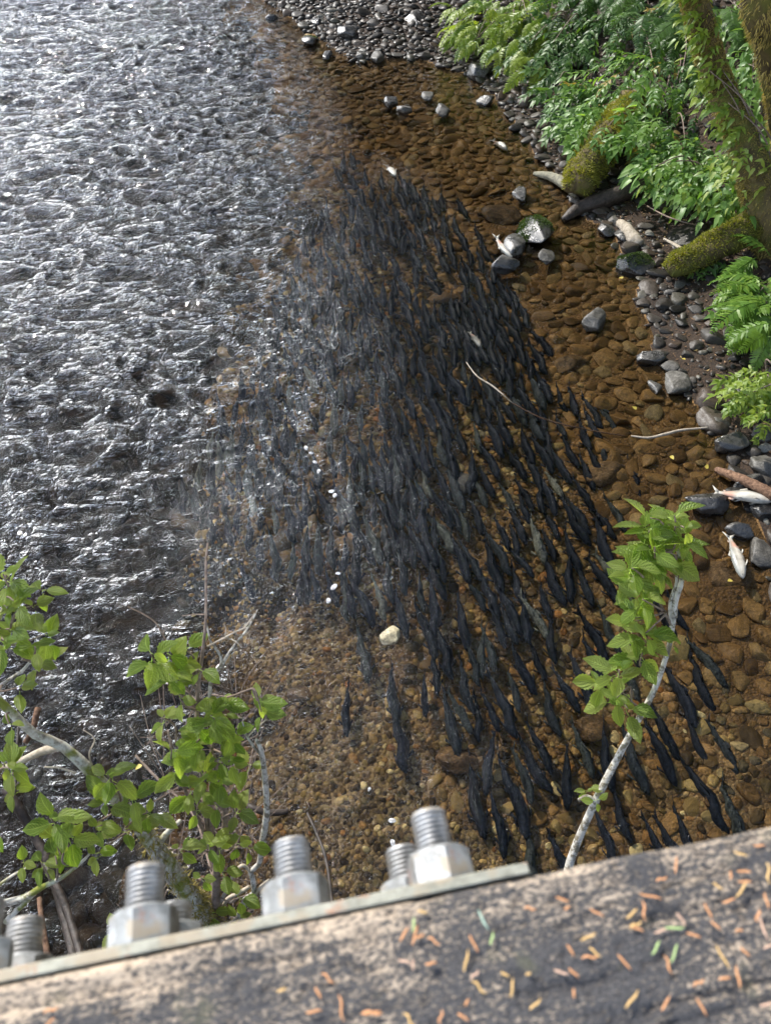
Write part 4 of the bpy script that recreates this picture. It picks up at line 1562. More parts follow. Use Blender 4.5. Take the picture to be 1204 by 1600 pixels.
shrub('elder_bush', 'pale leafed bush right behind the leaning mossy trunk', 'bush', (1180, 190),
      [(1165, 140, 45, 50), (1180, 90, 40, 40), (1190, 190, 35, 40), (1175, 40, 50, 40)], 'wide', M_LEAFP, 170, (.3, 1.0), seed=5)
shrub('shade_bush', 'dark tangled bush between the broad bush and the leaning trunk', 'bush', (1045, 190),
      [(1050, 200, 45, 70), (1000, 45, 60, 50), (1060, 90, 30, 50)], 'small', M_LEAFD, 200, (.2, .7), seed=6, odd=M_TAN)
def up_the_trunk(g, count):
    T_ = np.array([list(q) for q in trunk_pts[1:6]])
    r_ = np.array([.25, .185, .165, .155, .16])
    f = np.clip(np.where(g.random(count) < .7, g.choice([.9, 1.7, 2.3, 3.2, 3.9], count) + g.normal(0, .16, count), g.uniform(.3, 4, count)), 0, 3.99)
    i = f.astype(int)
    w = (f - i)[:, None]
    c = T_[i] * (1 - w) + T_[i + 1] * w
    a_ = g.uniform(-2.6, -.2, count)
    off = np.stack([np.cos(a_) * .9 - .25, np.sin(a_) * .8, g.uniform(-.2, .5, count)], -1)
    return c + off * (r_[i] * g.uniform(1.0, 1.75, count))[:, None]


shrub('trunk_plant', 'lime green leafy plants growing up the leaning mossy trunk', 'climbing plant', (1205, 372), [(1090, 90, 20, 60)],
      'wide', M_LEAFY, 230, (.7, 1.5), size=.72, seed=7, on=up_the_trunk)
shrub('moss_drape', 'yellow green mossy boughs trailing over the pebble shore', 'mossy bough', (800, 40),
      [(790, 50, 60, 36), (745, 45, 40, 22), (830, 90, 22, 30), (760, 15, 60, 22), (830, 30, 40, 40)], 'fern', M_LEAFY, 150, (.3, .9), face=(-.8, -.5), size=.75, part='frond', seed=8, tilt=1.0, odd=M_LEAFD)
shrub('sword_fern', 'large green fern at the right edge below the long fallen log', 'fern', (1215, 450),
      [(1198, 420, 26, 26), (1192, 465, 28, 32), (1206, 505, 18, 20)], 'fern', M_FERN, 30, (.25, .5), face=(-.95, -.2), size=1.0, part='frond', seed=9, tilt=.7, stems=0)
shrub('elder_bush', 'leafy sprigs beneath the large fern on the gravel bank', 'bush', (1180, 485), [(1170, 480, 24, 26), (1190, 440, 20, 20)], 'small', M_LEAFP, 20, (.15, .4), seed=10, stems=2)
shrub('bank_plant', 'low bright green plant at the right edge above the dark boulder', 'plant', (1205, 605),
      [(1180, 600, 34, 24), (1195, 580, 26, 18), (1160, 612, 16, 12), (1200, 640, 16, 20)], 'small', M_LEAFY, 46, (.25, .55), face=(-.9, -.4), seed=11, stems=4)
shrub('sword_fern', 'shaded fern fronds behind the leaning trunk base', 'fern', (1195, 260), [(1190, 255, 26, 30)], 'fern', M_FERN, 12, (.2, .6), face=(-.3, -.8), part='frond', seed=12, stems=0)
shrub('log_sprig', 'small green sprig in the shade under the long fallen log', 'plant', (1110, 410), [(1110, 408, 26, 8)], 'small', M_LEAFP, 7, (.08, .2), seed=13, stems=0)
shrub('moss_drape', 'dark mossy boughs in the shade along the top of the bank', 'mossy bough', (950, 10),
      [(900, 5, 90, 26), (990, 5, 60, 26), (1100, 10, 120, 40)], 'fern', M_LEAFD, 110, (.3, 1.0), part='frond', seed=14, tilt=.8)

# ------------------------------------------------------------------ alders growing up from below the bridge
M_ALEAF = leaf_mat('alder_leaf', (.22, .37, .055), (.46, .56, .16), True, .52, .34)
ALV = []
for i in range(8):
    g = random.Random(i)
    V, F, U = blade(1.0, g.uniform(.56, .7), 14, g.uniform(.15, .5), g.uniform(.02, .4), .09, .9, .86)
    V[:, 1] += .05 * np.sin(V[:, 0] * 4 + i)
    b = MB().add(V, F, g.random() * .3, U)
    sv, sf, su = tube([Vector((-.22, 0, -.03)), Vector((-.1, 0, .0)), Vector((0, 0, 0))], [.012, .011, .01], 4)
    b.add(sv, sf, .9, np.zeros((len(sv), 2)) + (1, 0))
    me = b.mesh('leaf')
    me.materials.append(M_ALEAF)
    ALV.append(me)


def branchy(t, part, pts, radii, m, n=8, rough=.18, fr=6):
    V, F, U = tube(pts, radii, n, rough, int(pts[0].length * 37), fr=fr)
    return obj(part, mesh_np(part, V - np.array(t.location), F, True, None, U), m, t, (0, 0, 0))


def leaves(t, px, py, h, n, rad, size=(.065, .105), seed=0, flat=.35, twig_from=None, spread=.10):
    """a spray of n leaves round the twig end seen at px,py, h metres above the water"""
    g = random.Random(seed * 131 + int(px * 7 + py))
    n = max(3, round(n * (.62 if seed != 1 else .95)))
    c = at(px, py, h)
    rw = rad / FPX * depth_of(c.x, c.y, c.z)
    k_ = max(1, round(n / 6))
    tips = []
    for q in range(k_):
        an, rr = g.uniform(0, 6.28), rw * math.sqrt(g.random()) * 1.15
        if k_ == 1:
            rr = 0
        tips.append(c + Vector((rr * math.cos(an), rr * math.sin(an) * 1.1, g.uniform(-spread, spread))))
    for i in range(n):
        tip = tips[i % k_]
        az = i // k_ * 2.4 + g.gauss(0, .35) + (i % k_)
        s = g.uniform(size[0] * .72, size[1] * 1.06) * .9
        o = bpy.data.objects.new('leaf', g.choice(ALV))
        COL.objects.link(o)
        o.parent = t
        d = Vector((math.cos(az), math.sin(az), 0))
        o.location = tip + d * s * .25 + Vector((0, 0, -.012 * (i // k_))) - t.location
        pit = g.gauss(.02, .28) - .28 * math.sin(az)
        o.rotation_euler = (g.gauss(.0, flat), pit, az)
        o.scale = (s, s, s)
    if twig_from is not None:
        for q, tip in enumerate(tips):
            mid = (twig_from + tip) / 2 + Vector((g.gauss(0, .02), g.gauss(0, .02), g.gauss(0, .02)))
            branchy(t, 'twig', [twig_from, mid, tip], [.0055, .004, .0025], M_TWIG, 5, 0)


def A(px, py, h):
    return at(px, py, h)


# right: sapling with a pale stem
base = Vector((at(868, 1440, 1.45).x, at(868, 1440, 1.45).y, 1.45))
root = Vector((base.x - .02, .55, gz(base.x, .55) - .05))
sp = thing('alder_sapling', 'alder sapling with a slender pale stem rising behind the timber at right', 'sapling', root)
st = [root, base, A(890, 1345, 1.72), A(935, 1240, 2.0), A(985, 1145, 2.2), A(1020, 1080, 2.35), A(1043, 1015, 2.48), A(1052, 965, 2.58)]
branchy(sp, 'stem', st, [.0205, .0185, .0168, .015, .0128, .011, .0095, .008], M_ALDER, 12, .16, 10)
branchy(sp, 'limb', [A(1052, 965, 2.58), A(1054, 940, 2.62), A(1062, 915, 2.66), A(1065, 890, 2.7), A(1058, 860, 2.75), A(1050, 840, 2.8)], [.012, .011, .010, .009, .006, .004], M_ALDER, 8, .1)
branchy(sp, 'limb', [A(1049, 985, 2.54), A(1046, 950, 2.6), A(1049, 930, 2.63), A(1056, 910, 2.66), A(1052, 880, 2.72), A(1030, 850, 2.78)], [.009, .008, .007, .006, .005, .003], M_ALDER, 8, .1)
branchy(sp, 'limb', [A(1047, 975, 2.56), A(1036, 955, 2.6), A(1024, 930, 2.64), A(1014, 915, 2.68), A(1012, 895, 2.7)], [.006, .005, .005, .004, .003], M_TWIG, 6, .1)
branchy(sp, 'limb', [A(1006, 1112, 2.28), A(985, 1095, 2.32), A(965, 1075, 2.36)], [.006, .004, .003], M_TWIG, 6, .1)
branchy(sp, 'limb', [A(930, 1252, 1.97), A(915, 1245, 2.0), A(903, 1250, 2.0)], [.012, .010, .007], M_ALDER, 7, .15)
for (px, py, h, n, rad, fx, fy, fh) in [
        (1040, 812, 2.86, 9, 18, 1050, 840, 2.8), (1070, 810, 2.86, 8, 14, 1050, 840, 2.8), (1010, 822, 2.84, 7, 16, 1050, 840, 2.8), (1030, 842, 2.86, 12, 24, 1052, 860, 2.76), (1062, 852, 2.82, 9, 16, 1056, 870, 2.74),
        (1000, 860, 2.8, 12, 20, 1030, 850, 2.78), (1040, 872, 2.8, 14, 24, 1052, 880, 2.72), (1010, 890, 2.76, 12, 22, 1014, 900, 2.7), (985, 905, 2.74, 10, 18, 1014, 915, 2.68), (1062, 835, 2.86, 7, 14, 1052, 860, 2.76),
        (990, 920, 2.7, 6, 14, 1012, 915, 2.68), (1003, 960, 2.66, 10, 18, 1036, 955, 2.6), (985, 975, 2.62, 7, 16, 1036, 955, 2.6), (1005, 995, 2.58, 6, 14, 1036, 955, 2.6),
        (995, 1035, 2.46, 7, 13, 1030, 1050, 2.4), (950, 1050, 2.42, 12, 20, 965, 1075, 2.36), (975, 1058, 2.42, 7, 12, 965, 1075, 2.36), (965, 1085, 2.4, 5, 12, 985, 1095, 2.32), (978, 1108, 2.36, 4, 8, 985, 1095, 2.32)]:
    leaves(sp, px, py, h, n, rad * .72, (.07, .115), 1, .3, A(fx, fy, fh))
leaves(sp, 918, 1232, 2.02, 6, 10, (.035, .055), 2)
leaves(sp, 924, 1262, 2.0, 4, 8, (.035, .055), 3)
leaves(sp, 1052, 1005, 2.52, 3, 6, (.025, .035), 4)

# left: lichen covered leaning alder
root = Vector((at(340, 1500, .7).x, .62, gz(at(340, 1500, .7).x, .62) - .1))
la = thing('leaning_alder', 'lichen covered alder bough leaning up and out to the left edge with bright leaves', 'alder', root)
bp_ = [root, A(325, 1440, .95), A(285, 1385, 1.25), A(248, 1330, 1.5), A(205, 1272, 1.75), A(152, 1216, 2.0), A(98, 1166, 2.15), A(55, 1147, 2.25), A(18, 1112, 2.35), A(-40, 1060, 2.5)]
branchy(la, 'trunk', bp_, [.06, .052, .046, .038, .030, .024, .020, .018, .016, .013], M_LICHEN, 12, .22, 9)
P, ff, tt = fuzz(*[(lambda q: (q[0] - np.array(root), q[1]))(tube(bp_[:5], [.07, .062, .054, .046, .036], 12, .2))][0], 1500, .03, .004, 3, .4, up)
tag(obj('moss', mesh_np('moss', P, ff, False, tt), M_MOSSB, la, (0, 0, 0)), kind='stuff')
branchy(la, 'limb', [A(95, 1168, 2.15), A(70, 1172, 2.1), A(35, 1188, 2.02), A(5, 1200, 1.95)], [.014, .018, .014, .01], M_PALEWOOD, 7, .3)
branchy(la, 'twig', [A(118, 1208, 2.05), A(95, 1200, 2.05), A(70, 1198, 2.06)], [.005, .004, .003], M_PALEWOOD, 5)
branchy(la, 'twig', [A(152, 1216, 2.0), A(140, 1180, 2.08), A(148, 1155, 2.12), A(130, 1140, 2.15)], [.005, .004, .003, .002], M_PALEWOOD, 5)
branchy(la, 'limb', [A(245, 1325, 1.5), A(262, 1300, 1.56), A(282, 1282, 1.6)], [.02, .014, .009], M_LICHEN, 7, .2)
for (px, py, h, n, rad, fx, fy, fh) in [(180, 1225, 2.1, 12, 24, 190, 1255, 1.8), (165, 1250, 2.05, 11, 24, 190, 1255, 1.8), (205, 1245, 2.1, 12, 24, 195, 1260, 1.8), (225, 1260, 2.05, 9, 20, 205, 1272, 1.75),
                                        (150, 1290, 2.0, 12, 24, 200, 1280, 1.74), (140, 1325, 1.95, 8, 20, 205, 1285, 1.72), (200, 1300, 1.9, 8, 22, 215, 1290, 1.7), (12, 1128, 2.4, 5, 14, 18, 1112, 2.35), (105, 1290 + 5, 2.05, 4, 12, 190, 1262, 1.78)]:
    leaves(la, px, py, h, n, rad, (.07, .11), 5, .35, A(fx, fy, fh))

# left: upright thin stemmed alder, centre of the bush
root = Vector((at(345, 1500, .6).x, .66, gz(at(345, 1500, .6).x, .66) - .1))
ua = thing('upright_alder', 'many stemmed leafy young alder in the middle of the lower left thicket', 'alder', root)
branchy(ua, 'stem', [root, A(342, 1430, .95), A(338, 1390, 1.2), A(340, 1350, 1.4), A(352, 1290, 1.65), A(348, 1240, 1.85), A(335, 1180, 2.1)], [.028, .024, .021, .018, .014, .010, .007], M_TWIG, 8, .15)
branchy(ua, 'stem', [A(340, 1370, 1.3), A(325, 1300, 1.6), A(318, 1230, 1.9), A(308, 1110, 2.3), A(318, 1010, 2.6), A(322, 960, 2.7), A(322, 880, 2.85), A(325, 848, 2.9)], [.014, .012, .010, .008, .006, .005, .004, .003], M_TWIG, 6, .1)
branchy(ua, 'stem', [A(340, 1360, 1.35), A(330, 1290, 1.65), A(332, 1170, 2.1), A(345, 1100, 2.3), A(370, 1085, 2.35), A(395, 1075, 2.4)], [.012, .010, .007, .005, .004, .003], M_TWIG, 6, .1)
branchy(ua, 'stem', [A(335, 1330, 1.5), A(300, 1260, 1.8), A(275, 1190, 2.0), A(262, 1140, 2.1)], [.010, .008, .006, .004], M_TWIG, 6, .1)
for (px, py, h, n, rad, fx, fy, fh) in [
        (282, 998, 2.62, 5, 9, 310, 1060, 2.45), (262, 1022, 2.6, 8, 16, 310, 1080, 2.4), (283, 1022, 2.6, 8, 14, 310, 1070, 2.42), (245, 1040, 2.58, 10, 16, 308, 1110, 2.3), (268, 1060, 2.56, 10, 18, 308, 1110, 2.3), (275, 1078, 2.52, 5, 10, 308, 1110, 2.3), (318, 1064, 2.5, 5, 9, 312, 1070, 2.42),
        (398, 1082, 2.44, 7, 10, 395, 1075, 2.4), (405, 1100, 2.4, 6, 9, 395, 1075, 2.4), (345, 1104, 2.36, 9, 16, 345, 1100, 2.3), (335, 1130, 2.34, 10, 20, 338, 1130, 2.2), (360, 1145, 2.3, 10, 18, 336, 1150, 2.15), (312, 1140, 2.3, 10, 18, 332, 1150, 2.15),
        (260, 1130, 2.3, 8, 14, 275, 1160, 2.1), (282, 1155, 2.3, 8, 16, 275, 1160, 2.1), (270, 1175, 2.26, 7, 14, 275, 1180, 2.05), (310, 1165, 2.25, 10, 18, 332, 1170, 2.1), (335, 1170, 2.25, 8, 16, 332, 1170, 2.1), (385, 1185, 2.15, 8, 14, 345, 1210, 1.95), (362, 1195, 2.15, 7, 14, 345, 1210, 1.95),
        (280, 1205, 2.15, 9, 16, 285, 1215, 1.92), (320, 1215, 2.1, 10, 20, 330, 1220, 1.95), (345, 1225, 2.1, 9, 18, 348, 1240, 1.85), (300, 1235, 2.05, 8, 18, 315, 1240, 1.88), (340, 1260, 2.0, 8, 20, 350, 1265, 1.76), (310, 1270, 1.95, 7, 18, 320, 1270, 1.75), (365, 1265, 1.95, 7, 14, 350, 1280, 1.7),
        (320, 1312, 1.85, 8, 18, 325, 1320, 1.5), (285, 1335, 1.75, 7, 16, 325, 1330, 1.48), (345, 1330, 1.7, 7, 16, 342, 1335, 1.45), (370, 1318, 1.75, 4, 10, 345, 1320, 1.5), (390, 1330, 1.7, 5, 12, 345, 1325, 1.5), (315, 1372, 1.45, 3, 8, 339, 1370, 1.3), (350, 1365, 1.5, 4, 10, 340, 1370, 1.3), (376, 1408, 1.2, 4, 10, 340, 1400, 1.15), (375, 1440, 1.0, 3, 8, 342, 1430, .95), (330, 1425, 1.1, 3, 8, 340, 1425, .98), (180, 1450, 1.0, 6, 16, 300, 1440, .8)]:
    leaves(ua, px, py, h, n, rad, (.06, .10), 7, .35, A(fx, fy, fh))

# bare white twigs in and beside the bush
root = Vector((at(390, 1490, .7).x, .7, gz(at(390, 1490, .7).x, .7) - .1))
bt = thing('bare_branch', 'bare pale branch curving up beside the gravel right of the leafy thicket', 'branch', root)
branchy(bt, 'stem', [root, A(375, 1430, 1.0), A(398, 1395, 1.2), A(392, 1362, 1.35), A(405, 1350, 1.42), A(410, 1315, 1.6), A(417, 1270, 1.8), A(414, 1215, 2.0), A(408, 1172, 2.15), A(400, 1155, 2.2)], [.022, .018, .014, .012, .012, .0135, .0135, .012, .010, .006], M_ALDER, 9, .14, 10)
branchy(bt, 'twig', [A(409, 1180, 2.12), A(398, 1168, 2.16), A(385, 1148, 2.2), A(379, 1128, 2.25)], [.006, .006, .005, .003], M_ALDER, 6, .1)
branchy(bt, 'twig', [A(388, 1150, 2.2), A(400, 1138, 2.22), A(415, 1125, 2.25)], [.004, .003, .002], M_PALEWOOD, 5)
branchy(bt, 'twig', [A(379, 1122, 2.24), A(362, 1118, 2.24), A(345, 1116, 2.24)], [.003, .003, .002], M_PALEWOOD, 5)
branchy(bt, 'twig', [A(392, 1362, 1.35), A(378, 1352, 1.4), A(362, 1372, 1.35), A(352, 1395, 1.2), A(338, 1420, 1.0)], [.007, .008, .008, .009, .010], M_PALEWOOD, 6, .15)
branchy(bt, 'twig', [A(390, 1385, 1.25), A(372, 1396, 1.2), A(355, 1405, 1.1), A(345, 1425, 1.0)], [.009, .010, .010, .009], M_PALEWOOD, 6, .15)
branchy(bt, 'twig', [A(398, 1400, 1.2), A(408, 1385, 1.25), A(420, 1374, 1.3)], [.010, .008, .005], M_PALEWOOD, 6, .15)
branchy(bt, 'twig', [A(375, 1430, 1.0), A(350, 1450, .95), A(320, 1462, .9), A(290, 1445, .95)], [.010, .009, .008, .005], M_PALEWOOD, 6, .15)
branchy(bt, 'twig', [A(330, 1420, 1.0), A(300, 1410, 1.0), A(280, 1400, 1.0), A(262, 1390, 1.05)], [.007, .007, .006, .004], M_PALEWOOD, 6, .15)

tw = thing('bare_twig', 'bare forked white twig standing above the leafy thicket', 'twig', A(328, 1100, 2.3))
branchy(tw, 'twig', [A(328, 1100, 2.3), A(330, 1064, 2.42), A(347, 1038, 2.5), A(365, 1010, 2.56), A(385, 985, 2.6), A(403, 952, 2.65)], [.007, .008, .008, .005, .004, .002], M_ALDER, 7, .1)
branchy(tw, 'twig', [A(346, 1038, 2.5), A(345, 1025, 2.52), A(335, 1010, 2.55), A(328, 998, 2.58), A(322, 970, 2.62)], [.006, .006, .005, .004, .003], M_ALDER, 6, .1)
branchy(tw, 'twig', [A(324, 1010, 2.56), A(348, 998, 2.58), A(366, 988, 2.6), A(382, 980, 2.62), A(398, 958, 2.65)], [.004, .004, .003, .003, .002], M_PALEWOOD, 5, .1)
branchy(tw, 'twig', [A(352, 992, 2.58), A(353, 982, 2.6), A(350, 975, 2.62)], [.003, .002, .002], M_PALEWOOD, 5)
branchy(tw, 'twig', [A(355, 996, 2.58), A(368, 1002, 2.58), A(378, 1012, 2.56)], [.003, .002, .002], M_PALEWOOD, 5)
branchy(tw, 'twig', [A(262, 1005, 2.55), A(245, 975, 2.6), A(225, 960, 2.65), A(200, 948, 2.68)], [.003, .003, .003, .002], M_TWIG, 5)
branchy(tw, 'twig', [A(322, 960, 2.7), A(305, 960, 2.7), A(285, 962, 2.72)], [.003, .002, .002], M_TWIG, 5)

# low left bough with bright leaf sprays
root = Vector((at(-60, 1440, 1.6).x, at(-60, 1440, 1.6).y, 1.6))
lb = thing('leafy_bough', 'lichened bough reaching in low from the left edge with two sprays of leaves', 'alder bough', root)
branchy(lb, 'limb', [root, A(0, 1414, 1.75), A(40, 1402, 1.82), A(62, 1388, 1.88), A(95, 1372, 1.92), A(122, 1352, 1.96), A(140, 1335, 2.0)], [.020, .016, .014, .012, .009, .007, .004], M_LICHEN, 8, .25, 9)
branchy(lb, 'limb', [A(62, 1388, 1.88), A(40, 1410, 1.8), A(10, 1440, 1.7)], [.008, .010, .012], M_LICHEN, 7, .25)
branchy(lb, 'limb', [A(-30, 1405, 1.78), A(5, 1378, 1.86), A(30, 1362, 1.9), A(52, 1352, 1.95)], [.007, .006, .005, .004], M_LICHEN, 6, .2)
for (px, py, h, n, rad, fx, fy, fh) in [(95, 1292, 2.05, 10, 20, 110, 1350, 1.96), (75, 1300, 2.05, 7, 16, 100, 1350, 1.96), (110, 1310, 2.05, 6, 14, 115, 1352, 1.96), (62, 1345, 2.0, 9, 18, 80, 1380, 1.9), (85, 1335, 2.0, 6, 14, 90, 1375, 1.92), (45, 1355, 1.98, 4, 10, 52, 1352, 1.95)]:
    leaves(lb, px, py, h, n, rad, (.07, .105), 9, .3, A(fx, fy, fh))

# left edge sprays
root = Vector((at(-80, 1120, 2.3).x, at(-80, 1120, 2.3).y, 2.3))
le = thing('leafy_bough', 'crowded green leaves coming in at the left edge above the leaning bough', 'alder bough', root)
branchy(le, 'limb', [root, A(-40, 1040, 2.45), A(-10, 990, 2.55), A(10, 940, 2.62), A(20, 915, 2.68)], [.014, .011, .009, .006, .004], M_LICHEN, 7, .2)
branchy(le, 'limb', [A(-40, 1100, 2.3), A(5, 1068, 2.4), A(35, 1048, 2.45), A(50, 1030, 2.48)], [.009, .007, .006, .004], M_ALDER, 7, .2)
for (px, py, h, n, rad, fx, fy, fh) in [(20, 918, 2.72, 11, 18, 20, 915, 2.68), (8, 940, 2.7, 12, 22, 12, 935, 2.63), (30, 950, 2.66, 8, 18, 12, 940, 2.62), (10, 975, 2.64, 12, 22, 0, 970, 2.58), (60, 975, 2.6, 9, 14, 15, 990, 2.55), (62, 962, 2.6, 5, 12, 15, 985, 2.55), (12, 1008, 2.58, 9, 18, -8, 995, 2.55), (45, 1018, 2.55, 7, 15, 50, 1030, 2.48), (68, 1028, 2.5, 3, 8, 50, 1030, 2.48), (12, 1055, 2.5, 5, 12, 5, 1068, 2.4), (60, 912, 2.66, 4, 10, 20, 930, 2.65), (5, 900, 2.75, 5, 12, 20, 915, 2.68)]:
    leaves(le, px, py, h, n, rad, (.065, .105), 11, .35, A(fx, fy, fh))
root = Vector((at(-60, 1230, 2.1).x, at(-60, 1230, 2.1).y, 2.1))
lf_ = thing('leafy_bough', 'small leaf spray at the left edge below the leaning bough', 'alder bough', root)
branchy(lf_, 'limb', [root, A(-20, 1225, 2.15), A(5, 1210, 2.2)], [.008, .006, .003], M_TWIG, 6)
for (px, py, h, n, rad) in [(8, 1195, 2.25, 9, 16), (5, 1222, 2.2, 8, 14), (22, 1205, 2.22, 5, 10), (-2, 1318, 2.05, 5, 12)]:
    leaves(lf_, px, py, h, n, rad, (.07, .11), 13, .35, A(-5, 1215, 2.17))

# dark wet stems standing in the water, lower left
for i, (L, rr, lab, m) in enumerate([
        ([(8, 1232, .5), (30, 1262, .45), (52, 1300, .35), (78, 1350, .3), (98, 1420, .25), (118, 1500, .3), (130, 1560, .4)], .028, 'dark wet stem slanting down through the lower left water, the longest one', M_DARKWOOD),
        ([(70, 1350, .4), (92, 1390, .4), (108, 1430, .4), (126, 1490, .45), (140, 1540, .5)], .022, 'black stem beside the long slanting one over the lower left water', M_DARKWOOD),
        ([(62, 1402, .9), (66, 1440, .9), (76, 1500, .9), (84, 1550, .9)], .014, 'reddish brown upright stem above the leftmost bolts', M_REDWOOD),
        ([(480, 1270, .25), (494, 1300, .3), (510, 1345, .4), (520, 1420, .6)], .010, 'slim dark stem over the gravel between the bolts', M_DARKWOOD),
        ([(372, 1250, .05), (395, 1262, .08), (420, 1270, .06), (450, 1268, .03)], .022, 'grey waterlogged stick lying across the riffle behind the bare branch', M_DARKWOOD),
        ([(30, 1130, .3), (26, 1190, .3), (24, 1240, .32)], .010, 'thin black stem standing under the left edge leaves', M_DARKWOOD),
        ([(345, 1420, .5), (322, 1330, .45), (300, 1270, .4), (240, 1210, .4), (212, 1180, .42)], .008, 'long thin twig leaning out of the thicket over the water', M_TWIG),
        ([(40, 1160, .2), (52, 1140, .25), (60, 1105, .3)], .022, 'rusty brown broken stub in the rough water at left', M_REDWOOD)]):
    pts = [at(*q) for q in L]
    sticks('wet_stem', lab, 'stem', pts, [rr * .8] + [rr] * (len(pts) - 2) + [rr * .9], m, 7, .25)
g_ = random.Random(8)
b = MB()
for i in range(90):
    px, py = g_.uniform(240, 400), g_.uniform(1060, 1450)
    h0 = max(.1, 2.6 - (py - 950) / 500 * 1.7 - .5) * g_.uniform(.5, .95)
    p0 = at(px, py, h0)
    d = Vector((g_.gauss(0, .12), g_.gauss(.05, .15), g_.uniform(.05, .3)))
    V, F, U = tube([p0 - d * .7, p0 + Vector((g_.gauss(0, .02), g_.gauss(0, .02), 0)), p0 + d], [.004, .003, .002], 4)
    b.add(V, F)
tg = obj('twig_tangle', b.mesh('twig_tangle'), M_TWIG)
tag(tg, 'tangle of fine brown twigs inside the lower left thicket', 'twigs', None, 'stuff')

# ------------------------------------------------------------------ bridge rail: timber, steel plate, bolts
PSI = R(10.6)
OUT = Vector((-math.sin(PSI), math.cos(PSI), 0))
ALONG = Vector((math.cos(PSI), math.sin(PSI), 0))
ZT = 4.5


def rail_pt(s, o, z):
    return ALONG * s + OUT * o + Vector((0, 0, z))


rail = thing('bridge_rail', 'weathered timber bridge rail with a bolted steel plate on its outer face', 'bridge rail', rail_pt(0, 0, ZT - .3))
ss = axis(-.40, .45, .0022, -2.2, 2.2, 1.3)
prof = [(-.16, -.30), (-.16, -.02), (-.155, -.008), (-.14, 0.0)]
prof += [(o, 0.0) for o in np.arange(-.13, .0, .01)] + [(o, 0.0) for o in np.arange(0.0, .0945, .0022)]
prof += [(.0975, -.0002), (.1000, -.0006), (.1025, -.0012), (.1045, -.0026), (.1056, -.005), (.106, -.009), (.106, -.03), (.106, -.06), (.106, -.12), (.106, -.30)]
prof = np.array(prof)
S_, I_ = np.meshgrid(ss, np.arange(len(prof)), indexing='ij')
O_, Z_ = prof[I_, 0], prof[I_, 1]
q = np.stack([S_.ravel() * 1.0, O_.ravel(), Z_.ravel()], -1)
grain = fbm(q * (14, 160, 60), 3, 201) - .5
pits = fbm(q * (90, 240, 90), 2, 207)
worn = sstep(.40, .62, fbm(q * (7, 26, 7), 4, 203))
edge = sstep(.085, .106, q[:, 1])
dz = grain * .0016 - .0022 * sstep(.62, .8, pits) - .0025 * sstep(.72, .76, fbm(q * (5, 120, 5), 2, 205)) - .0012 * worn
# the outer arris is chewed and sags a little towards the right end
sag = edge * ((.001 + .003 * sstep(.16, .26, q[:, 0])) * (fbm(q * (16, 5, 5), 3, 209) - .3) + .004 * sstep(.17, .4, q[:, 0]))
Zr = q[:, 2] + np.where(q[:, 2] > -.02, dz - sag, 0)
Or = q[:, 1] - edge * (.0008 + .003 * sstep(.16, .26, q[:, 0])) * (fbm(q * (22, 3, 9), 3, 211) - .2)
TV = np.array([0, 0, ZT]) + S_.ravel()[:, None] * np.array(ALONG) + Or[:, None] * np.array(OUT) + Zr[:, None] * np.array([0, 0, 1])
me = mesh_np('timber', TV - np.array(rail.location), [grid_faces(len(ss), len(prof))], True, worn, np.stack([S_.ravel(), O_.ravel()], -1))
k = N('weathered_timber')
uvn = k.n('UVMap')
mp = k.n('Mapping'); k.nt.links.new(uvn.outputs[0], mp.inputs[0]); mp.inputs['Scale'].default_value = (1, 1, 1)
mg = k.n('Mapping'); k.nt.links.new(uvn.outputs[0], mg.inputs[0]); mg.inputs['Scale'].default_value = (30, 220, 1)
ms = k.n('Mapping'); k.nt.links.new(uvn.outputs[0], ms.inputs[0]); ms.inputs['Scale'].default_value = (1, 1.7, 1)
big = k.noise(mp, 16, 5, .65, .4)
spk = k.noise(ms, 250, 4, .8)
spk2 = k.noise(ms, 420, 3, .7)
gr = k.noise(mg, 1.0, 4, .6)
# a creosote black skin with bare wood showing in speckles, more of it in the worn patches and along the outer arris
sx = k.n('SeparateXYZ'); k.put(sx.inputs[0], uvn.outputs[0])
arris = k.ramp(sx.outputs[1], [(.078, (0, 0, 0)), (.102, (.07, .07, .07))])
wearv = k.math('ADD', k.math('ADD', k.math('MULTIPLY', k.attr('tint'), .05), arris), k.math('MULTIPLY', k.math('SUBTRACT', big, .5), .32))
val = k.math('ADD', k.math('ADD', k.math('MULTIPLY', spk, .75), k.math('MULTIPLY', gr, .25)), wearv)
mask = k.ramp(val, [(.54, (0, 0, 0)), (.63, (1, 1, 1))])
bare = k.ramp(k.math('ADD', k.math('MULTIPLY', gr, .5), k.math('MULTIPLY', big, .5)), [(.35, (.27, .225, .175)), (.55, (.45, .36, .27)), (.75, (.58, .47, .35))])
skin = k.ramp(spk2, [(.3, (.022, .022, .025)), (.5, (.055, .054, .057)), (.7, (.13, .122, .118))])
col = k.mix(mask, skin, bare)
alg = k.noise(mp, 24, 4, .6)
col = k.mix(k.math('MULTIPLY', k.ramp(alg, [(.6, (0, 0, 0)), (.72, (1, 1, 1))]), .35), col, (.14, .14, .06))
hb = k.math('ADD', k.math('MULTIPLY', spk, .6), k.math('ADD', k.math('MULTIPLY', gr, .6), k.math('MULTIPLY', mask, .15)))
TIMBER = k.done(k.principled(col, .8, k.bump(hb, .8, .002), .25))
obj('timber', me, TIMBER, rail, (0, 0, 0))


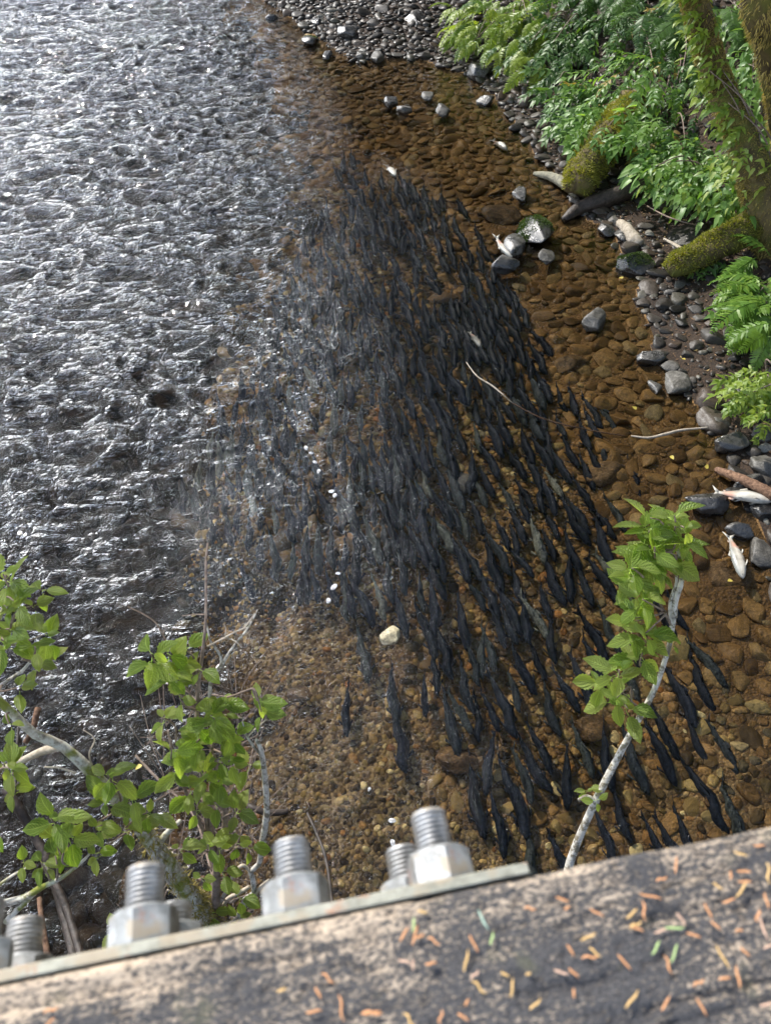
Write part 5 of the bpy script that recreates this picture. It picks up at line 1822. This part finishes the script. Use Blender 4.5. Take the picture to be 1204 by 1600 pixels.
def metal_mat(name, c0, c1, rust=.0, metal=.85, rough=.42):
    k = N(name)
    co = k.coords('Object')
    n1 = k.noise(co, 90, 4, .6)
    n2 = k.noise(co, 28, 4, .65)
    col = k.ramp(n1, [(.3, c0), (.7, c1)])
    n3 = k.noise(co, 55, 5, .7)
    col = k.mix(.8, col, k.ramp(n3, [(.32, (.42, .40, .36)), (.5, (1, 1, 1)), (.7, (1.25, 1.25, 1.28))]), 'MULTIPLY')
    rm = k.ramp(n2, [(.62 - rust, (0, 0, 0)), (.72 - rust, (1, 1, 1))])
    col = k.mix(rm, col, (.36, .15, .07))
    n4 = k.noise(k.coords('Object', (1, 1, 2.0)), 36, 3, .5)
    st = k.ramp(n4, [(.52, (0, 0, 0)), (.62, (1, 1, 1))])
    col = k.mix(k.math('MULTIPLY', st, .75), col, (.34, .27, .18))
    rm = k.math('MAXIMUM', k.math('MULTIPLY', st, .8), rm)
    mt = k.math('MULTIPLY', k.math('SUBTRACT', 1.0, rm), metal)
    return k.done(k.principled(col, k.ramp(n1, [(.3, (rough,) * 3), (.7, (rough + .2,) * 3)]), k.bump(n1, .25, .0008), .5, mt))


M_BOLT = metal_mat('galvanised_bolt', (.30, .30, .30), (.46, .46, .46), .0)
M_NUT = metal_mat('galvanised_nut', (.30, .305, .30), (.45, .45, .44), .05, .7)
M_PLATE = metal_mat('stained_plate', (.24, .235, .19), (.38, .37, .30), .02, .35, .5)


def solve_s(px, o, z):
    lo_, hi_ = -1.0, 1.0
    for _ in range(50):
        m_ = (lo_ + hi_) / 2
        w = rail_pt(m_, o, z)
        if pix(w.x, w.y, w.z)[0] < px:
            lo_ = m_
        else:
            hi_ = m_
    return lo_


s_end = solve_s(822, .114, ZT)
pv, pf = [], []
xs_ = list(np.linspace(-2.0, s_end, 90))
profp = [(.1063, -.0030), (.1070, -.0022), (.1122, -.0022), (.1130, -.0030), (.1130, -.22), (.1063, -.22)]
for s in xs_:
    for (o, z) in profp:
        pv.append(rail_pt(s, o, ZT + z + .0006 * math.sin(s * 31)) - rail.location)
nP = len(profp)
F = [(i * nP + j, i * nP + (j + 1) % nP, (i + 1) * nP + (j + 1) % nP, (i + 1) * nP + j) for i in range(len(xs_) - 1) for j in range(nP)]
pm = mesh_np('steel_plate', np.array([list(v) for v in pv]), [np.array(F), np.array([tuple(range(nP)), tuple((len(xs_) - 1) * nP + j for j in reversed(range(nP)))])], False)
obj('steel_plate', pm, M_PLATE, rail, (0, 0, 0))


def bolt_mesh(length, r=.0124, pitch=.00318):
    n = 36
    rows = [(0, 0.0), (r * .86, 0.0)]
    z, zz = 0.0, []
    L = length
    steps = int(L / pitch * 6)
    for i in range(steps + 1):
        zz.append(L * i / steps)
    V, F = [], []
    for i, z in enumerate(zz):
        for j in range(n):
            a_ = 2 * math.pi * j / n
            ph = (z / pitch - j / n) % 1.0
            tri = abs(ph * 2 - 1)
            rr = r * (.86 + .14 * min(1, tri * 1.35))
            if z > L - .002:
                rr = min(rr, r * (.97 - .11 * (z - L + .002) / .002))
            V.append((rr * math.cos(a_), rr * math.sin(a_), z))
    for i in range(len(zz) - 1):
        for j in range(n):
            F.append((i * n + j, i * n + (j + 1) % n, (i + 1) * n + (j + 1) % n, (i + 1) * n + j))
    V.append((0, 0, L + .0008))
    c = len(V) - 1
    T = [((len(zz) - 1) * n + j, (len(zz) - 1) * n + (j + 1) % n, c) for j in range(n)]
    return mesh_np('bolt', np.array(V), [np.array(F), np.array(T)], True)


def nut_mesh(af=.0381, th=.0215, r=.0122):
    n = 48
    V, F = [], []
    R6 = af / math.sqrt(3)

    def hexr(a_):
        b_ = (a_ % (math.pi / 3)) - math.pi / 6
        return (af / 2) / math.cos(b_)
    prof_ = [(0, 'in', .0), (0.0, 'hex', 1.0), (th * .86, 'hex', 1.0), (th, 'cham', 0), (th, 'in', 0)]
    for (z, kd, q_) in prof_:
        for j in range(n):
            a_ = 2 * math.pi * j / n
            if kd == 'hex':
                rr = hexr(a_)
                zz = z + (0 if z == 0 else (R6 - rr) / (R6 - af / 2) * th * .09)
            elif kd == 'cham':
                rr, zz = af * .475, z
            else:
                rr, zz = r, z
            V.append((rr * math.cos(a_), rr * math.sin(a_), zz))
    for i in range(len(prof_) - 1):
        for j in range(n):
            F.append((i * n + j, i * n + (j + 1) % n, (i + 1) * n + (j + 1) % n, (i + 1) * n + j))
    return mesh_np('nut', np.array(V), [np.array(F)], False)


NUT = nut_mesh()
NUT.materials.append(M_NUT)
rot_out = OUT.to_track_quat('Z', 'Y')
for px, py_tip, tz, tip, hexa, rust in [(667, 1285, .0255, .1615, .35, 0), (454, 1330, .0255, .1600, .12, 0), (228, 1366, .0265, .1620, .22, 1), (-22, 1400, .0255, .1600, .4, 0),
                                        (626, 1345, .085, .1580, .2, 0), (272, 1420, .082, .1500, .3, 0), (42, 1472, .085, .1600, .1, 0)]:
    z = ZT - tz
    s = solve_s(px, tip, z)
    bm_ = bolt_mesh(tip - .1134)
    bm_.materials.append(M_BOLT)
    o = obj('bolt', bm_, None, rail, rail_pt(s, .1134, z) - rail.location)
    o.rotation_mode = 'QUATERNION'
    o.rotation_quaternion = rot_out @ Quaternion((0, 0, 1), hexa)
    nt_ = obj('nut', NUT, None, o, (0, 0, .0003))
    nt_.rotation_euler = (0, 0, hexa)

# ------------------------------------------------------------------ needles on the timber
def needle_mesh(seed):
    g = random.Random(seed)
    L, w = 1.0, .054
    pts = [Vector((-.5, 0, 0)), Vector((-.2, g.uniform(-.07, .07), .03)), Vector((.2, g.uniform(-.08, .08), .04)), Vector((.5, 0, 0))]
    V, F, U = tube(pts, [w * .35, w, w * .9, w * .25], 6)
    V[:, 2] *= .55
    return mesh_np('conifer_needle', V, F, True)


NM = {}
for nm_, c in {'orange': (.60, .29, .13), 'amber': (.64, .41, .16), 'pink': (.58, .38, .27), 'green': (.36, .48, .19), 'teal': (.38, .50, .40)}.items():
    k = N(nm_ + '_needle')
    nz = k.noise(k.coords('Object'), 6, 3)
    m = k.done(k.principled(k.mix(.5, c, k.ramp(nz, [(.3, (.6, .6, .6)), (.7, (1.3, 1.3, 1.3))]), 'MULTIPLY'), .55, None, .3))
    NM[nm_] = []
    for i in range(3):
        me = needle_mesh(i + len(nm_) * 10)
        me.materials.append(m)
        NM[nm_].append(me)
NEED = [  # crop px at 1.87 scale from (560,1260): x, y, angle from image x axis (deg, up positive), length px, colour
    (187, 305, -5, 30, 'amber'), (133, 373, 60, 50, 'orange'), (165, 375, 75, 62, 'orange'), (178, 380, 20, 30, 'orange'), (220, 393, -25, 42, 'orange'), (211, 458, 8, 36, 'orange'), (134, 455, -25, 38, 'pink'), (160, 462, 80, 30, 'pink'),
    (336, 400, -65, 58, 'orange'), (313, 450, 80, 68, 'amber'), (338, 490, 55, 36, 'pink'), (352, 528, -38, 56, 'amber'), (428, 490, -35, 30, 'amber'), (447, 528, 82, 56, 'amber'), (500, 298, 0, 34, 'orange'), (595, 272, -22, 42, 'orange'), (608, 296, 20, 20, 'orange'),
    (695, 310, -30, 48, 'orange'), (670, 380, 28, 50, 'amber'), (618, 420, -60, 40, 'orange'), (592, 483, -15, 46, 'pink'), (628, 486, -45, 42, 'orange'), (628, 545, 90, 30, 'orange'), (515, 577, 45, 46, 'amber'), (495, 488, 30, 16, 'amber'), (148, 622, -45, 50, 'amber'), (240, 615, 85, 44, 'orange'), (40, 603, 0, 60, 'orange'), (305, 615, -35, 40, 'orange'),
    (926, 170, 85, 50, 'orange'), (1048, 232, -30, 36, 'amber'), (1115, 138, -20, 44, 'amber'), (1125, 190, -3, 42, 'orange'), (1118, 240, 55, 60, 'amber'), (1128, 220, 0, 40, 'orange'), (1172, 112, 0, 36, 'orange'), (1195, 195, -82, 66, 'amber'), (852, 262, -15, 66, 'orange'), (797, 312, 40, 44, 'amber'), (832, 305, -80, 60, 'orange'), (812, 356, -25, 44, 'orange'), (808, 345, 40, 40, 'amber'),
    (1020, 305, -65, 52, 'orange'), (1042, 348, -40, 40, 'orange'), (978, 376, -18, 44, 'orange'), (1063, 440, -60, 78, 'amber'), (1128, 425, -45, 40, 'orange'), (1107, 498, -80, 66, 'orange'), (1068, 502, 5, 36, 'orange'), (992, 515, 40, 38, 'orange'), (903, 462, -65, 60, 'orange'), (896, 575, 60, 50, 'orange'), (797, 562, 55, 66, 'amber'), (1000, 585, -60, 60, 'orange'), (1180, 350, -70, 90, 'pink'), (1190, 275, -75, 50, 'orange'), (690, 425, -40, 44, 'amber'), (775, 455, -50, 60, 'orange'), (675, 440, 10, 50, 'orange'),
    (940, 330, -60, 46, 'pink'), (1198, 405, 30, 40, 'pink'), (882, 366, 8, 40, 'pink'), (1080, 275, 15, 40, 'orange'), (884, 212, 30, 36, 'orange'), (1085, 200, 85, 26, 'orange'),
    (316, 572, 60, 24, 'orange'), (1195, 580, 0, 50, 'pink'), (1165, 318, 80, 40, 'orange'), (1110, 362, 40, 20, 'orange')]
GREEN = [(160, 345, 85, 44, 'green', 'short lime needle beside the orange needles above the timber patch at left'), (388, 385, 80, 40, 'green', 'short bright green needle just below the pale teal one'),
         (364, 330, -62, 66, 'teal', 'pale teal needle lying alone on the dark timber'), (867, 412, 60, 46, 'green', 'yellow green needle in the middle of the timber, left of the greener one'), (920, 428, 70, 58, 'green', 'long green needle right of the yellow green one'),
         (922, 354, 2, 58, 'green', 'flat lying green needle crossing a pinkish one')]
g_ = random.Random(21)


def lay_needle(cx, cy, ang, ln, cname):
    px, py = 560 + cx / 1.87, 1260 + cy / 1.87
    h = ln / 1.87 / 2
    a_ = R(ang)
    zt = ZT + .0024
    p0, p1 = at(px - h * math.cos(a_), py + h * math.sin(a_), zt), at(px + h * math.cos(a_), py - h * math.sin(a_), zt)
    c, d = (p0 + p1) / 2, p1 - p0
    oo = c.dot(OUT)
    if oo > .101:
        return None
    if oo > .094:
        c.z -= .0015
    L = d.length
    o = obj('conifer_needle', g_.choice(NM[cname]), None, None, c)
    o.scale = (L, max(.013, L * .8), .016)
    o.rotation_euler = (0, g_.gauss(0, .03), math.atan2(d.y, d.x))
    return o


for nd in NEED:
    o = lay_needle(*nd)
    if o:
        w_ = {'orange': 'orange', 'amber': 'amber yellow', 'pink': 'faded pinkish'}[nd[4]]
        tag(o, w_ + ' dry conifer needle lying on the weathered timber rail', 'needle', w_ + ' needles on the rail')
for nd in GREEN:
    o = lay_needle(*nd[:5])
    if o:
        tag(o, nd[5], 'needle')
for i, (px, py, an, ln, c) in enumerate([(512, 1528, -35, 46, 'orange'), (497, 1551, -65, 40, 'orange'), (533, 1575, -78, 80, 'orange'), (490, 1580, 8, 46, 'orange'), (580, 1582, 5, 60, 'orange'), (80, 1578, 25, 50, 'orange'), (78, 1597, 40, 40, 'orange'), (440, 1546, 30, 30, 'amber')]):
    o = lay_needle((px - 560) * 1.87, (py - 1260) * 1.87, an, ln, c)
    if o:
        w_ = {'orange': 'orange', 'amber': 'amber yellow', 'pink': 'faded pinkish'}[c]
        tag(o, w_ + ' dry conifer needle lying on the weathered timber rail', 'needle', w_ + ' needles on the rail')
print('objects', len(bpy.data.objects))
